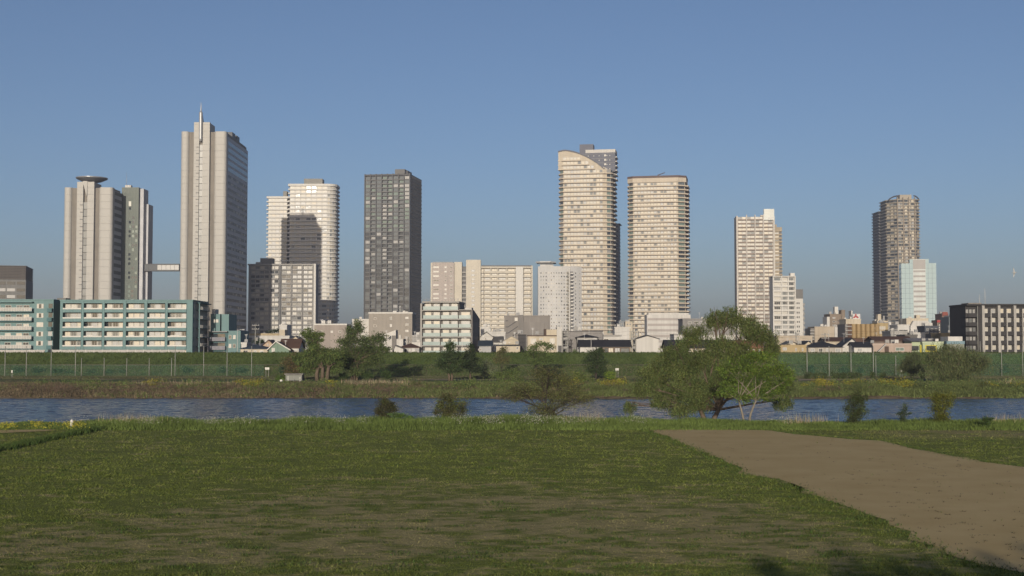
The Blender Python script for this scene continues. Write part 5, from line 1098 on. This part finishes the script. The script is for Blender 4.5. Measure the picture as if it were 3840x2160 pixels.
# tufts in the dry zone and along the earth edge
N = 9000; cx, cy = field(700, 38, 118); ok = ~inpoly(cx, cy, DPOLY); cx, cy = cx[ok], cy[ok]; i = NR.integers(0, len(cx), N*3); x = cx[i]+NR.normal(0, .28, N*3)*(1+.6*NR.uniform(0, 1, N*3)); y = cy[i]+NR.normal(0, .16, N*3)
e = []
for (a, b_) in zip(DL[:-1], DL[1:]):
    p, q = np.array(onz(*a)), np.array(onz(*b_)); k = int(np.hypot(*(q-p))*60); t = NR.uniform(0, 1, (k, 1)); e.append(p+(q-p)*t+NR.normal(0, .35, (k, 2))+np.array([-.3, -.1]))
for (a, b_) in zip(DRt[1:-1], DRt[2:]):
    p, q = np.array(onz(*a)), np.array(onz(*b_)); k = int(np.hypot(*(q-p))*30); t = NR.uniform(0, 1, (k, 1)); e.append(p+(q-p)*t+NR.normal(0, .3, (k, 2))+np.array([.1, .4]))
e = np.concatenate(e); x = np.concatenate([x, e[:, 0]]); y = np.concatenate([y, e[:, 1]]); n = len(x)
tag(link('grass_tufts', blades('grass_tufts', x, y, NR.uniform(.05, .17, n), .05*np.ones(n)*(1+(y-40)/80), jitter((.056, .084, .020), n), .6)), 'darker green tufts standing out of the meadow', 'grass', kind='stuff')
# weeds strewn on the bare earth
N = 350; x, y = field(9000, 40, 116); ok = inpoly(x, y, DPOLY); x, y = x[ok][:N], y[ok][:N]; x = np.repeat(x, 5)+NR.normal(0, .1, len(x)*5); y = np.repeat(y, 5)+NR.normal(0, .05, len(y)*5)
tag(link('sparse_weeds', blades('sparse_weeds', x, y, NR.uniform(.02, .11, len(x)), .06*np.ones(len(x)), jitter((.075, .065, .035), len(x)), .9, z=np.full(len(x), .02))), 'scattered small weeds on the bare earth', 'weeds', kind='stuff')
# ridge of long grass at the meadow's left edge, coloured dark as shaded
N = 14000; t = NR.uniform(0, 1, N); p, q = np.array(onz(-120, 1712)), np.array(onz(372, 1608)); x = p[0]+(q[0]-p[0])*t+NR.normal(0, .35, N); y = p[1]+(q[1]-p[1])*t+NR.normal(0, .6, N)
tag(link('grass_ridge', blades('grass_ridge', x, y, NR.uniform(.15, .4, N), np.full(N, .09), jitter((.055, .085, .022), N), .4)), 'ridge of long grass, coloured dark for shade, at the left edge of the meadow', 'grass', kind='stuff')
# ---------------------------------------------------------------- near bank
def pxx(X, y): return (X-1920)/F*y
N = 150000; y = NR.uniform(116.5, 136, N); x = NR.uniform(-1, 1, N)*(y*.44+4); X = x/y*F+1920
hb = .42+.62*fbm(x, y*0+5, 7, 31)+.35*(fbm(x, y, 1.7, 5)-.5)
hb *= np.interp(X, [-200, 160, 330, 480, 1500, 2350, 2420, 2800, 2960, 3150, 3300, 3900], [.55, .45, .6, 1.0, 1.0, 1.0, .75, .55, .62, .6, .8, .9])
ok = NR.uniform(0, 1, N) < np.interp(y, [116.5, 119, 122, 136], [.35, .9, 1, 1]); x, y, hb, X = x[ok], y[ok], hb[ok], X[ok]; N = len(x); f_ = fbm(x, y, 2.6, 77)
hb *= np.interp(y, [116.5, 120, 124], [.3, .7, 1])
c = np.array([.095, .132, .033])[None]*(.6+.8*f_[:, None])*(1+NR.normal(0, .15, (N, 1)))
tag(link('bank_grass', blades('bank_grass', x, y, hb*NR.uniform(.55, 1.25, N), np.full(N, .11), c, .28)), 'tall fresh green grass along the near bank', 'grass', kind='stuff')
def blossom(name, label, zones, n, col, size, zr, d0, d1, cat='flowers', dens=1.0):
    P, cl = [], []
    for (X0, X1, w_) in zones:
        k = int(n*w_); y = NR.uniform(d0, d1, k); cx = NR.uniform(X0, X1, max(3, k//60)); i = NR.integers(0, len(cx), k)
        x = pxx(cx[i]+NR.normal(0, 16, k), y); z = height(x, y)+NR.uniform(*zr, k); P.append(np.stack([x, y, z], -1))
    P = np.concatenate(P); n = len(P); tag(link(name, leaves(name, P, size*NR.uniform(.6, 1.4, n), size*.8, jitter(col, n, .15))), label, cat, kind='stuff')
blossom('white_blossom', 'tiny white wild flowers on the near bank grass', [(420, 1050, .3), (1050, 1380, .12), (1560, 2450, .5), (2900, 3050, .03), (230, 330, .02)], 4200, (.34, .34, .27), .08, (.5, 1.15), 118.5, 128)
blossom('yellow_blossom', 'yellow rape flowers beside the white marker post', [(130, 350, .75), (-20, 60, .35)], 800, (.38, .34, .04), .10, (.25, .7), 114, 123)
N = 900; X = np.concatenate([NR.normal(500, 60, 300), NR.normal(3020, 40, 200), NR.normal(3800, 60, 250), NR.normal(2170, 60, 150)]); y = NR.uniform(124, 133, N); x = pxx(X, y)
tag(link('dry_reeds', blades('dry_reeds', x, y, NR.uniform(.7, 1.6, N), np.full(N, .05), jitter((.30, .25, .15), N), .15)), 'thin dry reeds sticking up from the near bank', 'reeds', kind='stuff')
# ---------------------------------------------------------------- far bank scrub
N = 170000; y = NR.uniform(226, 272, N); y = np.where(NR.uniform(0, 1, N) < .55, 226+(y-226)*.55, y); x = NR.uniform(-1, 1, N)*(y*.44+5); X = x/y*F+1920
f1, f2 = fbm(x, y, 6, 41), fbm(x, y, 2.2, 42); dryness = np.interp(X, [0, 900, 1250, 1500, 1900, 2300, 3000, 3400, 3900], [.85, .8, .6, .66, .55, .4, .35, .15, .15])
isdry = (f1*.6+f2*.4+NR.normal(0, .13, N)) < dryness*.85
zr = height(x, y); ok = zr > -1.45; h = np.where(isdry, .35, .5)*(.5+1.1*f2)*NR.uniform(.5, 1.3, N)*np.interp(y, [226, 240, 256, 272], [1.0, 1.5, 1.2, .35])
c = np.where(isdry[:, None], np.array([.150, .118, .074])[None], np.array([.092, .112, .038])[None])*(.6+.8*f1[:, None])*(1+NR.normal(0, .2, (N, 1)))
tag(link('bank_scrub', blades('bank_scrub', x[ok], y[ok], h[ok], np.full(ok.sum(), .22), c[ok], .6)), 'brown and green scrub covering the far bank', 'scrub', kind='stuff')
# leafy low clumps on the far bank
cols = [((.115, .15, .045), [(150, 900, 40), (900, 1250, 26), (1500, 2350, 60), (2980, 3250, 20), (3250, 3860, 60)]), ((.22, .205, .03), [(560, 680, 3), (920, 975, 8), (1220, 1260, 4), (860, 960, 3), (2230, 2330, 10), (2050, 2200, 4), (3000, 3110, 9), (3130, 3220, 5), (3300, 3420, 12), (3680, 3720, 3), (3780, 3860, 6)]), ((.135, .100, .070), [(-20, 900, 70), (900, 1250, 16), (1250, 1600, 22), (1900, 2400, 16), (3000, 3300, 8)])]
for ci, (col, zn) in enumerate(cols):
    P = []
    for (X0, X1, k) in zn:
        for _ in range(k):
            yy = (NR.uniform(232, 262), NR.uniform(238, 258), NR.uniform(229, 250))[ci]; xx = pxx(NR.uniform(X0, X1), yy); r = NR.uniform(.5, 1.4) if ci != 1 else NR.uniform(.5, 1.0); n = int(150*r)
            q = NR.normal(size=(n, 3))*np.array([r*.75, r*.6, r*.42]); q[:, 2] = np.abs(q[:, 2]); P.append(np.array([xx, yy, float(height(xx, yy))])+q+np.array([0, 0, (.1, .5, .05)[ci]]))
    P = np.concatenate(P); n = len(P)
    tag(link(('leafy_undergrowth', 'rape_blossom', 'bramble_tangle')[ci], leaves('clumps', P, (.26, .26, .5)[ci]*NR.uniform(.6, 1.4, n), (.17, .17, .06)[ci], jitter(col, n, .25))), ('low leafy undergrowth on the far bank', 'yellow rape blossom dotted along the far bank', 'brown leafless bramble tangles on the far bank')[ci], ('undergrowth', 'flowers', 'brambles')[ci], kind='stuff')
N = 2600; X = np.concatenate([NR.uniform(500, 960, 420), NR.uniform(1280, 1540, 800), NR.normal(3270, 10, 60), NR.normal(3800, 50, 440)]); N = len(X); y = NR.uniform(244, 262, N); x = pxx(X, y)
tag(link('far_dry_reeds', blades('far_dry_reeds', x, y, NR.uniform(.4, 1.5, N), np.full(N, .08), jitter((.34, .28, .18), N), .2)), 'pale dry reeds and stalks along the far bank', 'reeds', kind='stuff')
# levee grass
N = 90000; y = NR.uniform(300, 357, N); x = NR.uniform(-1, 1, N)*(y*.44+5); ok = ~((y > 343) & (y < 347)); x, y = x[ok], y[ok]; N = len(x); f1 = fbm(x, y, 5, 61); f2 = fbm(x, y*3, 16, 66)
low = (y < 343); c = np.where(low[:, None], np.array([.085, .088, .045])[None], np.array([.054, .073, .018])[None])*(.6+.7*f1[:, None])*(.55+.9*f2[:, None])*(1+NR.normal(0, .12, (N, 1)))
tag(link('levee_grass', blades('levee_grass', x, y, np.where(y < 334, .15, .32)*NR.uniform(.6, 1.4, N), np.full(N, .3), c, .5)), 'green grass covering the far levee slope', 'grass', kind='stuff')
# shrubs at the foot of the levee, seen behind the net
dk = M('shrub_stem', (.10, .08, .06), .9); gcol_ = (.05, .085, .04)
for X, Y, r in ((65, 1385, 17), (140, 1385, 22), (212, 1388, 22), (268, 1397, 18), (340, 1396, 15), (408, 1395, 12), (462, 1396, 14), (700, 1386, 16), (832, 1384, 18), (900, 1386, 20), (1060, 1378, 16), (3045, 1380, 13), (3168, 1385, 15), (3228, 1385, 12), (3290, 1386, 12), (3420, 1388, 16), (3770, 1384, 13)):
    tree('round_shrub', 'dark green shrub at the foot of the far levee behind the net', 'shrub', 336.5, (X, 1405), [(X-r*.3, Y, r*.7, 11), (X+r*.35, Y+3, r*.7, 10)], 420, .5, gcol_, dk, .08, group='shrubs at the foot of the far levee', kmul=.6)
for X0, r in ((3030, 16), (3062, 18), (3090, 12), (3126, 10), (3145, 12), (3165, 12), (3195, 13), (3218, 14), (3272, 15), (3310, 14), (3461, 11)):
    tree('path_shrub', 'low rounded dark shrub beside the pale riverside path', 'shrub', 303, (X0, 1414), [(X0-r*.25, 1404, r*.75, 8), (X0+r*.3, 1404, r*.7, 7)], 420, .36, (.055, .075, .028), dk, .06, group='clipped shrubs beside the riverside path', kmul=.6)
# ---------------------------------------------------------------- trees
BRK = M('bark_brown', (.16, .12, .085), .9, .2, 2, bump=.5); BRKG = M('bark_pale', (.30, .26, .20), .9, .15, 2, bump=.4); BRKD = M('bark_dark', (.07, .055, .045), .9, .2, 2)
D1 = 286
tree('broad_tree', 'broad evergreen with thick twin trunks beside the shelter', 'tree', D1, (1208, 1432), [(1150, 1330, 32, 22), (1200, 1310, 42, 24), (1250, 1330, 36, 24), (1130, 1362, 28, 18), (1180, 1360, 40, 20), (1235, 1362, 38, 18), (1190, 1385, 36, 12), (1170, 1290, 24, 18), (1160, 1258, 24, 24), (1190, 1265, 22, 20), (1122, 1345, 22, 20), (1275, 1352, 24, 20), (1215, 1340, 40, 24), (1150, 1388, 32, 13), (1245, 1388, 32, 13)], 24000, .38, (.085, .115, .035), BRK, .5, 3, aspect=.6, sub=.3)
tree('loose_tree', 'tall open-crowned dark tree behind the broad evergreen', 'tree', D1+8, (1330, 1420), [(1320, 1250, 26, 24), (1345, 1225, 20, 26), (1300, 1290, 36, 24), (1370, 1290, 44, 26), (1400, 1320, 42, 24), (1420, 1270, 26, 22), (1440, 1310, 22, 20), (1330, 1340, 40, 26), (1385, 1360, 40, 18), (1320, 1375, 30, 16), (1350, 1320, 40, 26), (1285, 1330, 34, 26), (1290, 1360, 34, 24), (1345, 1390, 40, 16), (1410, 1350, 40, 22)], 25000, .36, (.075, .10, .035), BRK, .26, 3, aspect=.55, twigs=5, sub=.36)
tree('reddish_bush', 'round reddish-brown bush left of the broad evergreen', 'bush', D1+6, (1098, 1405), [(1085, 1370, 24, 30), (1108, 1355, 24, 36), (1120, 1380, 20, 26), (1095, 1395, 24, 14)], 5200, .34, (.115, .085, .042), BRKD, .2, 1, sub=.36, col2=(.085, .09, .035))
tree('conifer', 'dark spreading conifer before the grey five-storey flats', 'tree', 284, (1690, 1430), [(1690, 1300, 18, 20), (1680, 1325, 30, 20), (1700, 1335, 32, 18), (1672, 1350, 32, 18), (1705, 1365, 38, 18), (1665, 1375, 30, 14), (1700, 1388, 40, 12)], 8500, .36, (.048, .072, .028), BRK, .28, 2, down=.4, sub=.34)
tree('conifer', 'darker conifer right beside the spreading one', 'tree', 287, (1764, 1430), [(1765, 1310, 14, 22), (1762, 1335, 24, 20), (1775, 1355, 26, 18), (1770, 1375, 34, 16), (1785, 1388, 28, 12), (1755, 1360, 24, 18)], 6500, .36, (.036, .052, .024), BRK, .25, 1, down=.4, sub=.34)
tree('thin_tree', 'thin airy tree before the cream building', 'tree', 312, (2010, 1405), [(2000, 1305, 22, 16), (2035, 1290, 24, 14), (2060, 1300, 20, 14), (1985, 1330, 26, 16), (2025, 1330, 34, 18), (2060, 1345, 30, 16), (2010, 1355, 34, 14)], 5200, .34, (.085, .12, .035), BRKD, .16, 2, twigs=5, sub=.34)
tree('small_tree', 'small brownish sapling before the cream low house', 'tree', 318, (1880, 1405), [(1875, 1325, 18, 12), (1890, 1310, 16, 12), (1868, 1345, 18, 14), (1892, 1350, 18, 16)], 2000, .32, (.11, .105, .045), BRKD, .1, 1, twigs=3)
tree('round_tree', 'dark round tree left of the notice board', 'tree', 300, (2235, 1420), [(2225, 1330, 24, 18), (2245, 1320, 22, 16), (2215, 1355, 28, 20), (2250, 1355, 26, 20), (2235, 1385, 34, 18), (2262, 1390, 18, 14)], 7500, .34, (.042, .062, .024), BRKD, .3, 1, sub=.36)
tree('clipped_bush', 'bright green clipped bush under the notice board', 'bush', 299, (2290, 1418), [(2283, 1402, 17, 12), (2297, 1404, 12, 11)], 1500, .26, (.13, .19, .03), BRKD, .08, 1, sub=.34)
tree('grey_willow', 'small grey-green willow shrub beside the dark conifers', 'shrub', 300, (1830, 1410), [(1825, 1368, 18, 22), (1845, 1385, 18, 18), (1815, 1392, 14, 14)], 2600, .3, (.125, .145, .08), BRKD, .12, 2, sub=.36)
tree('green_shrub', 'fresh green shrubs under the trees across the river', 'shrub', 275, (1900, 1440), [(1880, 1410, 30, 18), (1915, 1400, 26, 20), (1940, 1425, 24, 14)], 3400, .3, (.10, .135, .04), BRKD, .1, 2)
tree('green_shrub', 'fresh green shrub below the dark round tree', 'shrub', 272, (2180, 1440), [(2165, 1410, 26, 22), (2195, 1425, 24, 18), (2140, 1430, 22, 14)], 3000, .3, (.115, .145, .04), BRKD, .1, 2)
for X, Y, lb in ((1290, 1410, 'dark hedge clump under the open-crowned tree'), (1380, 1408, 'second dark hedge clump right of the open-crowned trunks'), (1450, 1402, 'dark clump at the right foot of the open-crowned tree'), (1055, 1421, 'small bright bush beside the shelter hut')):
    tree('hedge_clump', lb, 'bush', 292, (X, Y+14), [(X-6, Y, 16, 12), (X+8, Y+2, 14, 10)], 1300, .3, (.05, .08, .025) if X > 1100 else (.08, .14, .02), BRKD, .07, kmul=.6)
# bushes on the near bank
tree('bank_bush', 'dark olive bush left of the rounder bank bush', 'bush', 133, (1445, 1562), [(1440, 1520, 26, 22), (1465, 1525, 24, 18), (1425, 1540, 18, 16), (1475, 1535, 18, 14), (1438, 1505, 16, 12)], 5200, .17, (.060, .060, .028), BRKD, .06, 3, twigs=4, col2=(.075, .085, .03))
tree('bank_bush', 'low fresh green clump at the foot of the dark olive bush', 'bush', 129, (1500, 1572), [(1480, 1560, 26, 10), (1515, 1558, 22, 9), (1540, 1566, 14, 7)], 2600, .13, (.085, .14, .03), BRKD, .04, 2, kmul=.7)
tree('bank_bush', 'tall dark bush with leafy edges at the waterside, left of the bare shrub', 'bush', 134, (1690, 1560), [(1690, 1490, 26, 18), (1665, 1515, 28, 22), (1715, 1520, 30, 24), (1690, 1535, 36, 20), (1740, 1540, 14, 14), (1640, 1540, 14, 16)], 7000, .17, (.070, .072, .030), BRKD, .07, 3, twigs=4, col2=(.10, .12, .035))
tree('bare_shrub', 'wide brownish multi-stemmed shrub half bare of leaves', 'shrub', 136, (2065, 1545), [(1960, 1460, 60, 30), (2030, 1420, 60, 34), (2100, 1430, 60, 36), (2010, 1480, 60, 34), (2080, 1490, 60, 32), (2150, 1470, 50, 34), (2190, 1500, 44, 30), (1930, 1490, 44, 20), (2060, 1390, 50, 20), (2120, 1510, 50, 26)], 17000, .15, (.098, .102, .042), BRKD, .14, 4, twigs=26, col2=(.125, .135, .05), sub=.34, fork=.12)
tree('bank_bush', 'upright dark bush standing alone before the water', 'bush', 128, (3200, 1560), [(3215, 1485, 22, 18), (3200, 1505, 28, 22), (3235, 1510, 20, 22), (3190, 1530, 26, 22), (3225, 1540, 26, 18), (3245, 1490, 10, 12)], 6000, .15, (.052, .065, .025), BRKD, .06, 3, twigs=4, col2=(.075, .10, .03))
tree('bank_bush', 'small dark sprig by the water between two bushes', 'bush', 128, (3385, 1562), [(3385, 1540, 12, 14), (3395, 1528, 8, 12), (3378, 1550, 14, 8), (3410, 1552, 10, 6)], 1500, .13, (.045, .065, .028), BRKD, .04, 2, twigs=3)
tree('bank_bush', 'rounded yellow-green bush before the water', 'bush', 127, (3535, 1545), [(3520, 1490, 26, 20), (3555, 1492, 26, 18), (3535, 1515, 34, 20), (3515, 1500, 22, 22), (3560, 1515, 20, 16)], 6500, .14, (.105, .115, .022), BRKD, .06, 3, twigs=3, col2=(.125, .13, .03))
tree('bank_bush', 'dark low bush in the tall grass before the black brick building', 'bush', 119, (3700, 1585), [(3690, 1572, 18, 10), (3715, 1574, 14, 9)], 1500, .12, (.05, .08, .025), BRKD, .04, 2, kmul=.6)
# big willow, green tree, right willows
tree('willow_tree', 'big feathery willow rising above the houses from the near bank', 'tree', 148, (2660, 1560), [(2600, 1250, 60, 40), (2680, 1190, 50, 36), (2740, 1170, 40, 26), (2790, 1215, 60, 40), (2850, 1250, 56, 44), (2890, 1290, 34, 34), (2540, 1300, 56, 34), (2500, 1360, 60, 36), (2450, 1400, 60, 40), (2420, 1450, 50, 32), (2560, 1400, 70, 46), (2620, 1340, 60, 40), (2700, 1290, 60, 36), (2780, 1300, 60, 36), (2520, 1480, 70, 36), (2600, 1480, 60, 40), (2560, 1530, 60, 22), (2660, 1440, 60, 44), (2640, 1500, 50, 30), (2700, 1380, 60, 40), (2480, 1500, 40, 22), (2930, 1500, 40, 26), (2950, 1430, 34, 40), (2360, 1520, 30, 18)], 12500, .25, (.098, .120, .040), BRK, .34, 2, down=1.6, aspect=.32, strands=6, twigs=6, col2=(.075, .10, .034), sub=.23, fork=.14, kmul=2.2, splay=1.0)
tree('leafy_tree', 'bright green leafy tree with pale slender stems before the willow', 'tree', 131, (2800, 1565), [(2770, 1350, 44, 24), (2830, 1335, 44, 26), (2880, 1340, 40, 26), (2730, 1390, 40, 26), (2800, 1390, 56, 32), (2870, 1390, 50, 34), (2930, 1390, 36, 30), (2760, 1440, 54, 30), (2850, 1450, 60, 34), (2920, 1450, 40, 34), (2720, 1470, 34, 20), (2800, 1490, 44, 18), (2890, 1490, 44, 16), (2960, 1420, 24, 26)], 17000, .19, (.102, .150, .028), BRKG, .12, 2, aspect=.6, twigs=5, sub=.31, fork=.36, splay=1.5, kmul=1.3, col2=(.07, .105, .024))
tree('willow_tree', 'grey-green willow leaning over the far bank before the black brick building', 'tree', 262, (3560, 1475), [(3560, 1310, 50, 22), (3610, 1330, 50, 26), (3520, 1345, 44, 26), (3580, 1370, 60, 30), (3650, 1370, 50, 30), (3540, 1410, 50, 24), (3610, 1420, 50, 22), (3680, 1350, 34, 24), (3570, 1445, 40, 18), (3500, 1330, 24, 20)], 5600, .42, (.098, .115, .050), BRKG, .4, 2, down=1.2, aspect=.3, strands=4, twigs=4, sub=.42, fork=.2)
tree('willow_tree', 'smaller grey-green willow left of the leaning one', 'tree', 285, (3420, 1425), [(3400, 1350, 26, 22), (3430, 1340, 24, 24), (3395, 1380, 30, 20), (3440, 1385, 30, 20)], 2000, .3, (.085, .10, .045), BRKD, .15, 2, down=1.0, aspect=.3, strands=4, twigs=5, sub=.3)
for X, Y, r, lb in ((3460, 1455, 34, 'dense green bank shrub left of the leaning willow'), (3400, 1462, 28, 'green bank shrub below the smaller willow'), (3700, 1455, 36, 'dense green bank shrub right of the leaning willow'), (3770, 1460, 34, 'green bank shrub before the brown reed bed'), (3830, 1462, 30, 'green bank shrub beyond the brown reed bed')):
    tree('bank_shrub', lb, 'shrub', 240, (X, Y+26), [(X-r*.4, Y, r*.7, 22), (X+r*.4, Y+4, r*.7, 20), (X, Y+12, r, 14)], 2600, .3, (.085, .105, .042), BRKD, .1, 2)
# trees behind the houses
tree('garden_tree', 'small dark garden tree behind the peach house', 'tree', 392, (970, 1300), [(965, 1280, 14, 9), (982, 1281, 12, 8)], 700, .4, (.04, .06, .025), BRKD, .1, zb=GZ); tree('garden_tree', 'dark treetop before the shadowed slab of flats', 'tree', 640, (1030, 1270), [(1022, 1244, 22, 9), (1040, 1240, 14, 8)], 700, .6, (.035, .05, .022), BRKD, .2, zb=GZ); tree('garden_tree', 'small round garden bush beside the white black-roofed house', 'bush', 363, (2157, 1325), [(2155, 1315, 10, 8)], 500, .25, (.07, .12, .02), BRKD, .06)
# hedge on the near levee behind the camera: its shade falls on the lower right corner
for hx in (2.6, 5.2, 7.8, 10.4, 13, 15.6):
    r = empty('levee_bush', 'leafy bush on the crest of the near levee', 'bush', (hx, -5, 5.9), 0, 'bushes on the near levee crest')
    P, G, ng = crown_pts([(0, 0, 1.0, 1.5, .9, 1.0), (.6, .2, 1.8, 1.2, .9, .8+.06*hx)], 4200, .3); P[:, 2] = np.maximum(P[:, 2], .05)
    link('crown', leaves('crown', P, .2, .13, jitter((.07, .10, .03), len(P))), r); tubes(r, 'trunk', [([(0, 0, -.2), (0, 0, 1.2)], [.08, .04])], BRKD, 5)

# ---------------------------------------------------------------- air
hz = link('haze', mesh('haze', boxv(-4100, 4100, -450, 5100, -4.5, 215), BOXF, None)); tag(hz, 'thin evening haze over the flood plain and the city', kind='stuff')
hm = bpy.data.materials.new('haze'); hm.use_nodes = True; hn = hm.node_tree.nodes; hn.remove(hn['Principled BSDF'])
pv = hn.new('ShaderNodeVolumePrincipled'); pv.inputs['Color'].default_value = (.74, .81, 1, 1); pv.inputs['Density'].default_value = 9.5e-5; pv.inputs['Anisotropy'].default_value = 0
hm.node_tree.links.new(pv.outputs[0], hn['Material Output'].inputs['Volume']); hz.data.materials.clear(); hz.data.materials.append(hm)
